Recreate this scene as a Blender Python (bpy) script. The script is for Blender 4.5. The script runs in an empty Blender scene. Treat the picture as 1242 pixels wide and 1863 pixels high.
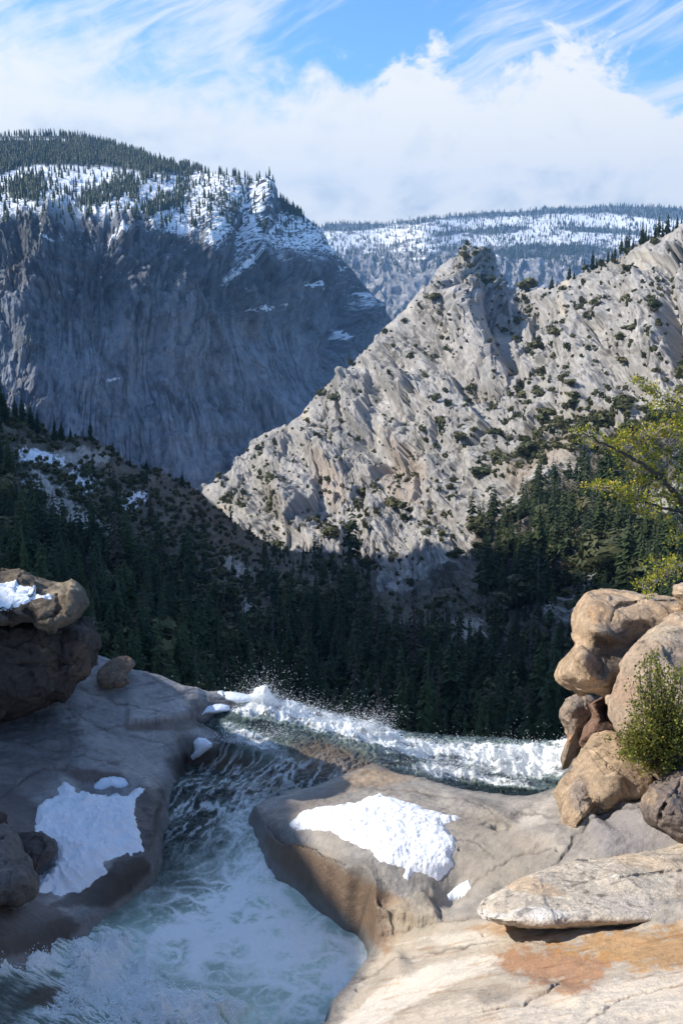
import bpy, math, random, time
import numpy as np
from mathutils import Vector
T0 = time.time()
rng = np.random.default_rng(7)
sc = bpy.context.scene
COL = sc.collection

# ------------------------------------------------------------ camera, sky, sun, exposure
CAMZ = 8.0
PITCH = math.radians(12.2)
SP, CP = math.sin(PITCH), math.cos(PITCH)
F = 1811.0
cam = bpy.data.objects.new('camera', bpy.data.cameras.new('camera'))
COL.objects.link(cam)
cam.location = (0, 0, CAMZ)
cam.rotation_euler = (math.pi / 2 - PITCH, 0, 0)
cam.data.sensor_fit = 'VERTICAL'
cam.data.sensor_height = 36
cam.data.lens = 35
cam.data.clip_start = 0.1
cam.data.clip_end = 60000
sc.camera = cam

SUN_AZ = math.radians(-86)      # measured from the view direction, negative to the left
SUN_EL = math.radians(36)
SUN_DIR = np.array([math.sin(SUN_AZ) * math.cos(SUN_EL), math.cos(SUN_AZ) * math.cos(SUN_EL), math.sin(SUN_EL)])
sd = bpy.data.lights.new('sun', 'SUN')
sd.energy = 4.3
sd.angle = math.radians(0.5)
sd.color = (1.0, 0.93, 0.83)
sun = bpy.data.objects.new('sun', sd)
COL.objects.link(sun)
sun.rotation_euler = Vector(SUN_DIR).to_track_quat('Z', 'Y').to_euler()

sc.view_settings.view_transform = 'Standard'
sc.view_settings.look = 'None'
sc.view_settings.gamma = 1
sc.view_settings.use_curve_mapping = False
sc.view_settings.exposure = 0.66

class NG:
    """small helper to write node graphs"""
    def __init__(s, tree):
        s.t = tree; s.n = tree.nodes; s.l = tree.links
    def node(s, typ, **kw):
        n = s.n.new(typ)
        for k, v in kw.items(): setattr(n, k, v)
        return n
    def put(s, sock, v):
        if isinstance(v, bpy.types.NodeSocket): s.l.new(v, sock)
        elif v is not None: sock.default_value = v
    def math(s, op, a, b=None, c=None, clamp=False):
        n = s.node('ShaderNodeMath', operation=op); n.use_clamp = clamp
        s.put(n.inputs[0], a); s.put(n.inputs[1], b); s.put(n.inputs[2], c)
        return n.outputs[0]
    def smooth(s, v, a, b, c=0.0, d=1.0):
        n = s.node('ShaderNodeMapRange', interpolation_type='SMOOTHSTEP')
        s.put(n.inputs[0], v); s.put(n.inputs[1], a); s.put(n.inputs[2], b); s.put(n.inputs[3], c); s.put(n.inputs[4], d)
        return n.outputs[0]
    def mix(s, f, a, b, mode='MIX'):
        n = s.node('ShaderNodeMix', data_type='RGBA', blend_type=mode)
        s.put(n.inputs[0], f); s.put(n.inputs[6], a); s.put(n.inputs[7], b)
        return n.outputs[2]
    def noise(s, vec, scale, detail=6, rough=0.55, dist=0.0, col=False):
        n = s.node('ShaderNodeTexNoise')
        s.put(n.inputs['Vector'], vec); n.inputs['Scale'].default_value = scale
        n.inputs['Detail'].default_value = detail; n.inputs['Roughness'].default_value = rough
        n.inputs['Distortion'].default_value = dist
        return n.outputs[1 if col else 0]
    def xyz(s, x, y, z=0.0):
        n = s.node('ShaderNodeCombineXYZ')
        s.put(n.inputs[0], x); s.put(n.inputs[1], y); s.put(n.inputs[2], z)
        return n.outputs[0]
    def ramp(s, f, stops, interp='LINEAR'):
        n = s.node('ShaderNodeValToRGB'); cr = n.color_ramp; cr.interpolation = interp
        while len(cr.elements) > 1: cr.elements.remove(cr.elements[-1])
        first = True
        for p, c in stops:
            if not isinstance(c, (tuple, list)): c = (c, c, c)
            if first: e = cr.elements[0]; e.position = p; first = False
            else: e = cr.elements.new(p)
            e.color = (c[0], c[1], c[2], 1)
        s.put(n.inputs[0], f)
        return n.outputs[0]

world = bpy.data.worlds.new('World'); sc.world = world
world.use_nodes = True
g = NG(world.node_tree); g.n.clear()
sky = g.node('ShaderNodeTexSky', sky_type='NISHITA')
sky.sun_disc = False
sky.sun_elevation = SUN_EL
sky.sun_rotation = SUN_AZ
sky.altitude = 1800
sky.air_density = 1.0; sky.dust_density = 0.3; sky.ozone_density = 2.2
tc = g.node('ShaderNodeTexCoord')
sep = g.node('ShaderNodeSeparateXYZ'); g.put(sep.inputs[0], tc.outputs['Generated'])
X, Y_, Z = sep.outputs
az = g.math('ARCTAN2', X, Y_)
el = g.math('ARCSINE', Z)
# heap-cloud tops: height of the cloud top over the horizon against the bearing
def A(px): return (math.atan((px - 621) / F) / 1.6) + 0.5
def E(py): return math.atan((540 - py) / F) / 0.6
azn = g.math('MULTIPLY_ADD', az, 1 / 1.6, 0.5)
tops = g.ramp(azn, [(0.0, E(470)), (A(-250), E(160)), (A(-60), E(80)), (A(80), E(105)), (A(230), E(150)), (A(400), E(190)), (A(560), E(205)),
                    (A(680), E(200)), (A(715), E(158)), (A(765), E(140)), (A(815), E(158)), (A(860), E(195)),
                    (A(900), E(170)), (A(960), E(145)), (A(1010), E(150)), (A(1060), E(170)), (A(1110), E(168)),
                    (A(1165), E(190)), (A(1195), E(225)), (A(1225), E(285)), (A(1300), E(300)), (A(1600), E(420)), (1.0, E(480))])
eln = g.math('MULTIPLY', el, 1 / 0.6)
v2 = g.xyz(az, g.math('MULTIPLY', el, 1.25), 3.1)
puff = g.noise(v2, 19, 10, 0.64, 0.3)
puffl = g.noise(v2, 6.0, 3, 0.5, 0.1)
d0 = g.math('SUBTRACT', tops, eln)
d1 = g.math('MULTIPLY_ADD', g.math('SUBTRACT', puff, 0.5), 0.27, d0)
d2 = g.math('MULTIPLY_ADD', g.math('SUBTRACT', puffl, 0.5), 0.10, d1)
soft = g.smooth(az, -0.16, 0.06, 0.085, 0.022)
cum = g.smooth(d2, g.math('MULTIPLY', soft, -1.0), soft)
# streaks of ice cloud above, running up to the right
ang = math.radians(24)
su = g.math('ADD', g.math('MULTIPLY', az, math.cos(ang)), g.math('MULTIPLY', el, math.sin(ang)))
sv = g.math('SUBTRACT', g.math('MULTIPLY', el, math.cos(ang)), g.math('MULTIPLY', az, math.sin(ang)))
wav = g.noise(v2, 5, 3, 0.5)
sv2 = g.math('MULTIPLY_ADD', wav, 0.06, sv)
st1 = g.noise(g.xyz(g.math('MULTIPLY', su, 5), g.math('MULTIPLY', sv2, 42), 0.0), 1.0, 9, 0.66, 0.5)
st2 = g.noise(g.xyz(g.math('MULTIPLY', su, 2.2), g.math('MULTIPLY', sv2, 9), 5.0), 1.0, 5, 0.55, 0.5)
cir = g.math('MULTIPLY_ADD', st2, 0.8, g.math('MULTIPLY', st1, 0.68))
leftw = g.smooth(az, -0.34, 0.10, 0.12, 0.0)
cir = g.smooth(g.math('ADD', cir, leftw), 0.69, 0.93)
cir = g.math('MULTIPLY', cir, 0.85)
cir = g.math('MULTIPLY', cir, g.smooth(el, 0.34, 0.5, 1.0, 0.55))
fr = g.smooth(g.math('ABSOLUTE', az), 0.7, 1.6, 1.0, 0.12)
cir = g.math('MULTIPLY', cir, g.smooth(g.math('ABSOLUTE', az), 0.7, 1.6, 1.0, 0.55))  # cirrus carried round the unseen sky to add neutral fill light
cum = g.math('MULTIPLY', cum, fr)
# grey bases and bright heads
shade = g.noise(g.xyz(az, g.math('MULTIPLY', el, 1.7), 8.0), 11, 8, 0.6, 0.3)
shade2 = g.noise(g.xyz(g.math('ADD', az, 0.012), g.math('SUBTRACT', el, 0.008), 3.1), 13, 7, 0.6, 0.25)
lowd = g.smooth(d0, 0.02, 0.34)
bright = g.math('MULTIPLY_ADD', g.math('SUBTRACT', shade, 0.5), g.math('MULTIPLY_ADD', lowd, 2.6, 0.6), 1.0)
bright = g.math('MULTIPLY_ADD', lowd, -0.16, bright)
bright = g.math('MULTIPLY_ADD', g.math('SUBTRACT', shade2, 0.5), 0.35, bright)
ccol = g.ramp(bright, [(0.35, (0.34, 0.40, 0.45)), (0.62, (0.46, 0.51, 0.54)), (0.82, (0.61, 0.635, 0.63)), (0.97, (0.71, 0.705, 0.665))])
skyc = g.mix(1.0, sky.outputs[0], (0.64, 0.92, 1.12, 1), 'MULTIPLY')
bs = g.node('ShaderNodeBackground'); g.put(bs.inputs[0], skyc); bs.inputs[1].default_value = 0.145
bc = g.node('ShaderNodeBackground'); g.put(bc.inputs[0], (0.90, 0.94, 0.98, 1)); bc.inputs[1].default_value = 0.70
bq = g.node('ShaderNodeBackground'); g.put(bq.inputs[0], ccol); bq.inputs[1].default_value = 1.0
m1 = g.node('ShaderNodeMixShader'); g.put(m1.inputs[0], cir); g.l.new(bs.outputs[0], m1.inputs[1]); g.l.new(bc.outputs[0], m1.inputs[2])
m2 = g.node('ShaderNodeMixShader'); g.put(m2.inputs[0], cum); g.l.new(m1.outputs[0], m2.inputs[1]); g.l.new(bq.outputs[0], m2.inputs[2])
wo = g.node('ShaderNodeOutputWorld'); g.l.new(m2.outputs[0], wo.inputs[0])

# ------------------------------------------------------------ projection helpers (photo pixel <-> place)
def ray(px, py):
    u = (np.asarray(px, float) - 621) / F; v = (931.5 - np.asarray(py, float)) / F
    y = v * SP + CP
    return u / y, (v * CP - SP) / y            # x and z per metre of forward distance
def at(px, py, Y):
    rx, rz = ray(px, py); Y = np.asarray(Y, float)
    return np.stack([rx * Y, Y + 0 * rx, CAMZ + rz * Y], -1)
def atz(px, py, z):
    rx, rz = ray(px, py); return at(px, py, (np.asarray(z, float) - CAMZ) / rz)
def proj(P):
    x = P[..., 0]; y = P[..., 1]; z = P[..., 2] - CAMZ
    dd = y * CP - z * SP; up = y * SP + z * CP
    dd = np.where(dd > 1e-3, dd, 1e-3)
    return 621 + F * x / dd, 931.5 - F * up / dd

# ------------------------------------------------------------ noise
_perm = np.random.default_rng(3).permutation(256).astype(np.int32)
_perm = np.concatenate([_perm, _perm])
_g3 = np.random.default_rng(5).normal(size=(256, 3)).astype(np.float32)
_g3 /= np.linalg.norm(_g3, axis=1)[:, None]
_g2 = np.stack([np.cos(np.arange(256) * 2.399), np.sin(np.arange(256) * 2.399)], -1).astype(np.float32)
_fade = lambda t: t * t * t * (t * (t * 6 - 15) + 10)
def perlin2(x, y):
    xi = np.floor(x); yi = np.floor(y); xf = x - xi; yf = y - yi
    xi = xi.astype(np.int32) & 255; yi = yi.astype(np.int32) & 255
    pa = _perm[xi] + yi; pb = _perm[(xi + 1) & 255] + yi
    u, v = _fade(xf), _fade(yf)
    def gr(h, i, j):
        h = _perm[h & 255]
        return _g2[h, 0] * (xf - i) + _g2[h, 1] * (yf - j)
    a = gr(pa, 0, 0); a = a + (gr(pb, 1, 0) - a) * u
    b = gr(pa + 1, 0, 1); b = b + (gr(pb + 1, 1, 1) - b) * u
    return (a + (b - a) * v) * np.float32(1.25)
def perlin(x, y, z=None):
    x = np.asarray(x, np.float32); y = np.asarray(y, np.float32)
    if z is None: return perlin2(x, y)
    z = np.asarray(z, np.float32)
    xi = np.floor(x); yi = np.floor(y); zi = np.floor(z)
    xf = x - xi; yf = y - yi; zf = z - zi
    xi = xi.astype(np.int32) & 255; yi = yi.astype(np.int32) & 255; zi = zi.astype(np.int32) & 255
    f = lambda t: t * t * t * (t * (t * 6 - 15) + 10)
    u, v, w = f(xf), f(yf), f(zf)
    def gr(i, j, k):
        h = _perm[(_perm[(_perm[(xi + i) & 255] + yi + j) & 255] + zi + k) & 255]
        G = _g3[h]
        return G[..., 0] * (xf - i) + G[..., 1] * (yf - j) + G[..., 2] * (zf - k)
    l = lambda a, b, t: a + (b - a) * t
    a = l(l(gr(0, 0, 0), gr(1, 0, 0), u), l(gr(0, 1, 0), gr(1, 1, 0), u), v)
    b = l(l(gr(0, 0, 1), gr(1, 0, 1), u), l(gr(0, 1, 1), gr(1, 1, 1), u), v)
    return l(a, b, w) * 1.5
def fbm(x, y, z=None, o=5, gain=0.5, lac=2.03, ridge=False):
    s = 0; a = 1; n = 0
    x = np.asarray(x, np.float32); y = np.asarray(y, np.float32)
    for i in range(o):
        p = perlin(x, y, z)
        s = s + a * ((1 - 2 * np.abs(p)) if ridge else p); n += a
        a *= gain; x = x * np.float32(lac) + np.float32(17.3); y = y * np.float32(lac) + np.float32(5.7)
        if z is not None: z = z * lac + 9.1
    return s / n
def sstep(a, b, x):
    t = np.clip((x - a) / (b - a), 0, 1); return t * t * (3 - 2 * t)
def lerp(a, b, t):
    return a + (b - a) * t
def cmix(c, c2, t):
    return c + (np.asarray(c2) - c) * np.asarray(t)[..., None]
def gauss(px, py, x, y, rx, ry, rot=0):
    px = np.asarray(px, np.float32); py = np.asarray(py, np.float32)
    c, s = math.cos(math.radians(rot)), math.sin(math.radians(rot))
    dx, dy = px - x, py - y
    a = (dx * c - dy * s) / rx; b = (dx * s + dy * c) / ry
    return np.exp(-(a * a + b * b))
class TPS:
    def __init__(s, pts, vals, smooth=0.0):
        P = np.asarray(pts, float); s.P = P; n = len(P)
        K = s.k(P, P) + smooth * np.eye(n)
        Q = np.c_[np.ones(n), P]
        M = np.block([[K, Q], [Q.T, np.zeros((3, 3))]])
        s.w = np.linalg.solve(M, np.r_[np.asarray(vals, float), 0, 0, 0]).astype(np.float32)
    def k(s, A, B):
        d2 = (A[:, None, 0] - B[None, :, 0]) ** 2 + (A[:, None, 1] - B[None, :, 1]) ** 2
        return 0.5 * d2 * np.log(d2 + 1e-9)
    def __call__(s, x, y):
        sh = np.shape(x); q = np.stack([np.ravel(x), np.ravel(y)], -1).astype(np.float32)
        out = np.empty(len(q), np.float32); Pf = s.P.astype(np.float32)
        for i in range(0, len(q), 40000):
            b = q[i:i + 40000]
            out[i:i + 40000] = s.k(b, Pf) @ s.w[:-3] + s.w[-3] + b @ s.w[-2:]
        return out.reshape(sh)
def curve(pts):
    a = np.array(sorted(pts), float)
    return lambda x: np.interp(x, a[:, 0], a[:, 1])
def polydist(x, y, poly):
    """signed distance to a closed polygon, positive inside"""
    P = np.asarray(poly, float); sh = np.shape(x)
    x = np.ravel(x).astype(np.float32); y = np.ravel(y).astype(np.float32)
    d = np.full(len(x), 1e9, np.float32); ins = np.zeros(len(x), bool)
    for i in range(len(P)):
        x0, y0 = P[i - 1]; x1, y1 = P[i]
        ex, ey = x1 - x0, y1 - y0
        t = np.clip(((x - x0) * ex + (y - y0) * ey) / (ex * ex + ey * ey + 1e-12), 0, 1)
        dd = (x - x0 - t * ex) ** 2 + (y - y0 - t * ey) ** 2
        d = np.minimum(d, dd)
        c = (y0 > y) != (y1 > y)
        if y1 != y0: ins ^= c & (x < (x1 - x0) * (y - y0) / (y1 - y0) + x0)
    d = np.sqrt(d)
    return np.where(ins, d, -d).reshape(sh)
def coarse(fn, x, y, k):
    """evaluate a smooth function on every k-th grid point and interpolate between"""
    R, C = x.shape; ri = np.unique(np.r_[np.arange(0, R, k), R - 1]); ci = np.unique(np.r_[np.arange(0, C, k), C - 1])
    v = fn(x[np.ix_(ri, ci)], y[np.ix_(ri, ci)])
    a = np.empty((len(ri), C), np.float32)
    for i in range(len(ri)): a[i] = np.interp(np.arange(C), ci, v[i])
    t = np.interp(np.arange(R), ri, np.arange(len(ri))); i0 = np.minimum(t.astype(int), len(ri) - 2); f = (t - i0)[:, None].astype(np.float32)
    return a[i0] * (1 - f) + a[i0 + 1] * f
def window(qx, qy, x0, x1, y0, y1):
    m = (qx > x0) & (qx < x1) & (qy > y0) & (qy < y1)
    r = np.where(m.any(1))[0]; c = np.where(m.any(0))[0]
    if not len(r): return (slice(0, 0), slice(0, 0))
    return (slice(r[0], r[-1] + 1), slice(c[0], c[-1] + 1))
def facets(x, y, seed=0):
    """broken rock: every cell a tilted plane. Returns relief, one random value a cell, distance to the joint"""
    x = np.asarray(x, np.float32); y = np.asarray(y, np.float32)
    xi = np.floor(x).astype(np.int32); yi = np.floor(y).astype(np.int32)
    b1 = np.full(x.shape, 9, np.float32); b2 = b1.copy(); hid = np.zeros(x.shape, np.int32); ox = b1 * 0; oy = b1 * 0
    for i in (-1, 0, 1):
        for j in (-1, 0, 1):
            h = _perm[(_perm[(xi + i + seed) & 255] + yi + j) & 255]
            h2 = _perm[(h + 77) & 255]
            dx = x - (xi + i + h / np.float32(256)); dy = y - (yi + j + h2 / np.float32(256))
            d = dx * dx + dy * dy
            m = d < b1
            b2 = np.where(m, b1, np.minimum(b2, d)); b1 = np.where(m, d, b1); hid = np.where(m, h, hid); ox = np.where(m, dx, ox); oy = np.where(m, dy, oy)
    a = hid * np.float32(2.399); r1 = _perm[(hid + 31) & 255] / np.float32(256)
    return ox * np.cos(a) + oy * np.sin(a) + (r1 - 0.5) * 0.5, r1, np.sqrt(b2) - np.sqrt(b1)
def linedist(x, y, pts):
    P = np.asarray(pts, float); d = np.full(np.shape(x), 1e9, np.float32)
    for i in range(1, len(P)):
        x0, y0 = P[i - 1]; ex, ey = P[i] - P[i - 1]
        t = np.clip(((x - x0) * ex + (y - y0) * ey) / (ex * ex + ey * ey + 1e-12), 0, 1)
        d = np.minimum(d, (x - x0 - t * ex) ** 2 + (y - y0 - t * ey) ** 2)
    return np.sqrt(d)

# ------------------------------------------------------------ meshes and objects
def mesh_np(name, V, Fq, col=None, extra=None, smooth=True, mat=None):
    V = np.ascontiguousarray(V, np.float32).reshape(-1, 3); Fq = np.ascontiguousarray(Fq, np.int32)
    k = Fq.shape[1]
    me = bpy.data.meshes.new(name)
    me.vertices.add(len(V)); me.vertices.foreach_set('co', V.ravel())
    me.loops.add(Fq.size); me.loops.foreach_set('vertex_index', Fq.ravel())
    me.polygons.add(len(Fq))
    me.polygons.foreach_set('loop_start', np.arange(0, Fq.size, k, dtype=np.int32))
    if smooth: me.polygons.foreach_set('use_smooth', np.ones(len(Fq), bool))
    me.update(calc_edges=True)
    if col is not None:
        a = me.attributes.new('Col', 'FLOAT_COLOR', 'POINT')
        c = np.ones((len(V), 4), np.float32); c[:, :3] = np.clip(np.asarray(col).reshape(-1, 3), 0, 1)
        a.data.foreach_set('color', c.ravel())
    if extra is not None:
        for nm, e in extra.items():
            a = me.attributes.new(nm, 'FLOAT', 'POINT')
            a.data.foreach_set('value', np.ascontiguousarray(np.ravel(e), np.float32))
    if mat: me.materials.append(mat)
    return me
def gridfaces(nr, nc, keep=None, flip=False, wrap=False):
    i = np.arange(nr * nc).reshape(nr, nc)
    if wrap: i = np.concatenate([i, i[:, :1]], 1)
    a, b, c, d = i[:-1, :-1], i[:-1, 1:], i[1:, 1:], i[1:, :-1]
    f = np.stack([a, d, c, b] if not flip else [a, b, c, d], -1)
    if keep is not None:
        k = keep[:-1, :-1] & keep[:-1, 1:] & keep[1:, 1:] & keep[1:, :-1]
        return f[k]
    return f.reshape(-1, 4)
def compact(V, Fq, *attrs):
    used = np.unique(Fq); m = np.full(len(V), -1, np.int32); m[used] = np.arange(len(used))
    return (V[used], m[Fq]) + tuple(a[used] for a in attrs)
def normals(P):
    du = np.gradient(P, axis=1); dv = np.gradient(P, axis=0)
    n = np.cross(dv, du); n /= np.linalg.norm(n, axis=-1)[..., None] + 1e-9
    return n
def tag(o, label=None, cat=None, group=None, kind=None):
    if label: o['label'] = label
    if cat: o['category'] = cat
    if group: o['group'] = group
    if kind: o['kind'] = kind
    return o
def link(name, me, parent=None, loc=None):
    o = bpy.data.objects.new(name, me); COL.objects.link(o)
    if parent: o.parent = parent
    if loc is not None: o.location = loc
    return o
def thing_mesh(name, V, Fq, base, label, cat, mat, group=None, col=None, extra=None, smooth=True, kind=None):
    base = np.asarray(base, float)
    me = mesh_np(name, np.asarray(V).reshape(-1, 3) - base, Fq, col, extra, smooth, mat)
    return tag(link(name, me, loc=base), label, cat, group, kind)

# ------------------------------------------------------------ materials
def new_mat(name):
    m = bpy.data.materials.new(name); m.use_nodes = True
    g = NG(m.node_tree); b = g.n['Principled BSDF']
    return m, g, b
def rock_mat(name, scale, bump, detail=0.25, rough=0.85, wet=False, bscale=None, spec=0.3, warp=0.0, speck=0.0):
    m, g, b = new_mat(name)
    at_ = g.node('ShaderNodeAttribute'); at_.attribute_name = 'Col'
    geo = g.node('ShaderNodeNewGeometry'); P = geo.outputs['Position']
    n1 = g.noise(P, scale, 8, 0.65, warp)
    n2 = g.noise(P, scale * 6.3, 6, 0.7)
    f = g.math('MULTIPLY_ADD', g.math('SUBTRACT', n1, 0.5), detail * 3, 1.0)
    f = g.math('MULTIPLY_ADD', g.math('SUBTRACT', n2, 0.5), detail * 2.2, f)
    if speck:
        n3 = g.noise(P, 55, 2, 0.6)
        f = g.math('MULTIPLY_ADD', g.math('SUBTRACT', n3, 0.5), speck, f)
        n4 = g.noise(P, 160, 2, 0.6)
        f = g.math('MULTIPLY_ADD', g.math('SUBTRACT', n4, 0.5), speck * 1.3, f)
    gc = g.node('ShaderNodeCombineColor'); [g.put(gc.inputs[i], f) for i in range(3)]
    col = g.mix(1.0, at_.outputs[0], gc.outputs[0], 'MULTIPLY')
    g.put(b.inputs['Base Color'], col)
    b.inputs['Specular IOR Level'].default_value = spec
    if wet:
        w = g.node('ShaderNodeAttribute'); w.attribute_name = 'wet'
        r = g.math('MULTIPLY_ADD', w.outputs['Fac'], -0.62, rough)
        r = g.math('MULTIPLY_ADD', g.math('SUBTRACT', n2, 0.5), 0.2, r, clamp=True)
        g.put(b.inputs['Roughness'], r)
    else:
        b.inputs['Roughness'].default_value = rough
    h = g.math('MULTIPLY_ADD', n2, 0.35, n1)
    if speck: h = g.math('MULTIPLY_ADD', n3, 0.10, h)
    bp = g.node('ShaderNodeBump'); bp.inputs['Strength'].default_value = 1.0
    bp.inputs['Distance'].default_value = bump
    g.put(bp.inputs['Height'], h); g.put(b.inputs['Normal'], bp.outputs[0])
    return m
def leaf_mat(name, c1, c2, trans=0.25, attr=False, bright=1.0, rough=0.6):
    m, g, b = new_mat(name)
    if attr:
        a = g.node('ShaderNodeAttribute'); a.attribute_name = 'Col'; col = a.outputs[0]
    else:
        oi = g.node('ShaderNodeObjectInfo')
        col = g.mix(oi.outputs['Random'], (*c1, 1), (*c2, 1))
        a = g.node('ShaderNodeAttribute'); a.attribute_name = 'Col'
        col = g.mix(1.0, col, a.outputs[0], 'MULTIPLY')
    g.put(b.inputs['Base Color'], col)
    b.inputs['Roughness'].default_value = rough
    b.inputs['Specular IOR Level'].default_value = 0.25
    tr = g.node('ShaderNodeBsdfTranslucent'); g.put(tr.inputs[0], col)
    mx = g.node('ShaderNodeMixShader'); mx.inputs[0].default_value = trans
    g.l.new(b.outputs[0], mx.inputs[1]); g.l.new(tr.outputs[0], mx.inputs[2])
    g.l.new(mx.outputs[0], g.n['Material Output'].inputs[0])
    return m
def snow_mat(name, scale=9, bump=0.03, tint=(0.90, 0.92, 0.95), rough=0.6):
    m, g, b = new_mat(name)
    geo = g.node('ShaderNodeNewGeometry'); P = geo.outputs['Position']
    n = g.noise(P, scale, 5, 0.6); n2 = g.noise(P, scale * 0.4, 3, 0.5)
    g.put(b.inputs['Base Color'], g.mix(n2, (tint[0] * .93, tint[1] * .94, tint[2] * .96, 1), (*tint, 1)))
    b.inputs['Roughness'].default_value = rough
    b.inputs['Specular IOR Level'].default_value = 0.3
    bp = g.node('ShaderNodeBump'); bp.inputs['Distance'].default_value = bump; bp.inputs['Strength'].default_value = 1
    g.put(bp.inputs['Height'], n); g.put(b.inputs['Normal'], bp.outputs[0])
    return m
def simple_mat(name, c, rough=0.8, scale=5, var=0.3):
    m, g, b = new_mat(name)
    geo = g.node('ShaderNodeNewGeometry'); n = g.noise(geo.outputs['Position'], scale, 5, 0.6)
    g.put(b.inputs['Base Color'], g.mix(n, tuple(x * (1 - var) for x in c) + (1,), tuple(min(1, x * (1 + var)) for x in c) + (1,)))
    b.inputs['Roughness'].default_value = rough
    return m
M = {
    'far': rock_mat('far_mountain_rock', 0.012, 6.0, 0.15),
    'mountain': rock_mat('mountain_rock', 0.02, 5.0, 0.22),
    'granite': rock_mat('granite_slope', 0.05, 1.6, 0.16),
    'valley': rock_mat('valley_soil', 0.08, 1.0, 0.3),
    'bedrock': rock_mat('polished_bedrock', 1.6, 0.06, 0.17, 0.8, wet=True, speck=0.55, warp=0.4),
    'boulder': rock_mat('weathered_granite', 1.9, 0.09, 0.18, 0.88, wet=True, speck=1.1),
    'snow': snow_mat('snow', 11, 0.06),
    'ice': snow_mat('ice', 4, 0.03, (0.80, 0.86, 0.93), 0.25),
    'bark': simple_mat('conifer_bark', (0.09, 0.065, 0.05), 0.9, 1.5),
    'greybark': simple_mat('weathered_wood', (0.30, 0.27, 0.26), 0.9, 1.0),
    'limb': simple_mat('limb_bark', (0.05, 0.04, 0.033), 0.85, 12),
    'conifer': leaf_mat('conifer_needles', (0.035, 0.062, 0.024), (0.080, 0.105, 0.035), 0.15),
    'rust': leaf_mat('dry_needles', (0.085, 0.06, 0.035), (0.10, 0.065, 0.045), 0.1),
    'shrub': leaf_mat('shrub_leaves', (0.07, 0.085, 0.03), (0.15, 0.14, 0.055), 0.15),
    'green_attr': leaf_mat('mixed_leaves', None, None, 0.15, attr=True),
    'near_leaf': leaf_mat('near_leaves', None, None, 0.35, attr=True, rough=0.45),
}
# ============================================================ SETTING
def struct(o):
    o['kind'] = 'structure'; return o
def sheet_grid(ctrl, top, bot, x0, x1, nx, ny, ypow=1.0):
    c = np.array(ctrl, float)
    t = TPS(c[:, :2] / 500.0, np.log(c[:, 2]), 1e-4)
    px = np.linspace(x0, x1, nx)[None, :].repeat(ny, 0)
    v = np.linspace(0, 1, ny)[:, None] ** ypow
    ty = top(px); py = ty + (bot(px) - ty) * v
    Y = np.exp(coarse(t, px / 500.0, py / 500.0, 6))
    return px, py, at(px, py, Y), t
def add_back(P, arrs, rows, dist, drop):
    """close the far side of a ridge: rows running away from the crest and down"""
    b = []
    for k in range(rows, 0, -1):
        q = P[0] + np.array([0, dist, 0]) * k / rows
        q = q - np.array([0, 0, 1.0]) * drop * (k / rows) ** 1.3
        b.append(q)
    P2 = np.concatenate([np.array(b), P], 0)
    return P2, [np.concatenate([np.repeat(a[:1], rows, 0), a], 0) for a in arrs]

# wide base ground reaching the horizon
n = 60
gx, gy = np.meshgrid(np.linspace(-12000, 12000, n), np.linspace(-3000, 13000, n))
gz = -440 + fbm(gx / 3000, gy / 3000, o=3) * 12
base = struct(link('ground', mesh_np('ground', np.stack([gx, gy, gz], -1), gridfaces(n, n), np.full((n * n, 3), 0.12), mat=M['valley'])))

SHEETS = {}
# ------------------------------------------------------------ far snowy plateau
px, py, P, t = sheet_grid([(500, 405, 10500), (600, 408, 10500), (720, 405, 10200), (850, 390, 10400), (1000, 380, 10800), (1130, 374, 11000), (1300, 380, 11000),
                           (600, 440, 8600), (760, 425, 8400), (900, 430, 8900), (1100, 430, 9000), (1250, 420, 9000),
                           (600, 475, 7800), (760, 470, 7700), (900, 485, 7600), (1050, 470, 7700), (1250, 460, 7700),
                           (640, 560, 7000), (800, 560, 6900), (1000, 560, 6900), (1250, 540, 6900), (700, 640, 6500), (1000, 640, 6500)],
                          curve([(500, 412), (585, 413), (600, 408), (660, 407), (708, 409), (735, 403), (770, 398), (800, 396), (850, 391), (900, 386), (940, 386), (1000, 380), (1060, 378), (1110, 374), (1150, 377), (1200, 377), (1242, 380), (1320, 386)]),
                          curve([(500, 650), (1320, 650)]), 520, 1310, 560, 260)
W = P / 1000
rid = fbm(W[..., 0] * 1.8, W[..., 1] * 1.8, W[..., 2] * 1.5, 6, ridge=True)
cl = sstep(440, 500, py + 25 * fbm(px / 60, py / 60, o=3))
N = normals(P)
amp = lerp(30, 110, cl)
fz, ft, fe = facets(px / 14, py / 24, 7)
P2 = P + N * ((rid - 0.45) * amp * 0.6 + fz * 35 * cl)[..., None] + N * 0.5 * (fbm(W[..., 0] * 12, W[..., 1] * 12, W[..., 2] * 6, 4, ridge=True) * 28 * cl)[..., None]
n1 = fbm(px / 40, py / 12, o=5); n2 = fbm(px / 14 + 9, py / 7, o=4); n3 = fbm(px / 5, py / 9, o=3)
snow = sstep(-0.22, 0.05, n1 * 1.2 + n2 * 0.9 + 0.22 - 1.0 * sstep(425, 500, py))
bands = [([(585, 435), (640, 428), (700, 420), (700, 436), (640, 450), (600, 462)], 1), ([(870, 400), (940, 396), (960, 410), (900, 415)], 1), ([(960, 410), (1040, 392), (1140, 386), (1190, 395), (1160, 412), (1060, 418), (980, 425)], 1),
         ([(1140, 378), (1242, 380), (1320, 385), (1320, 400), (1200, 398)], 1), ([(800, 400), (850, 398), (880, 412), (830, 412)], 1), ([(1000, 432), (1100, 428), (1180, 422), (1180, 430), (1080, 440)], 1), ([(860, 425), (930, 425), (1000, 440), (960, 446), (880, 440)], 1)]
for poly, w in bands:
    snow = np.maximum(snow, sstep(-5, 3, polydist(px, py, poly) + n2 * 14) * w)
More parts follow.
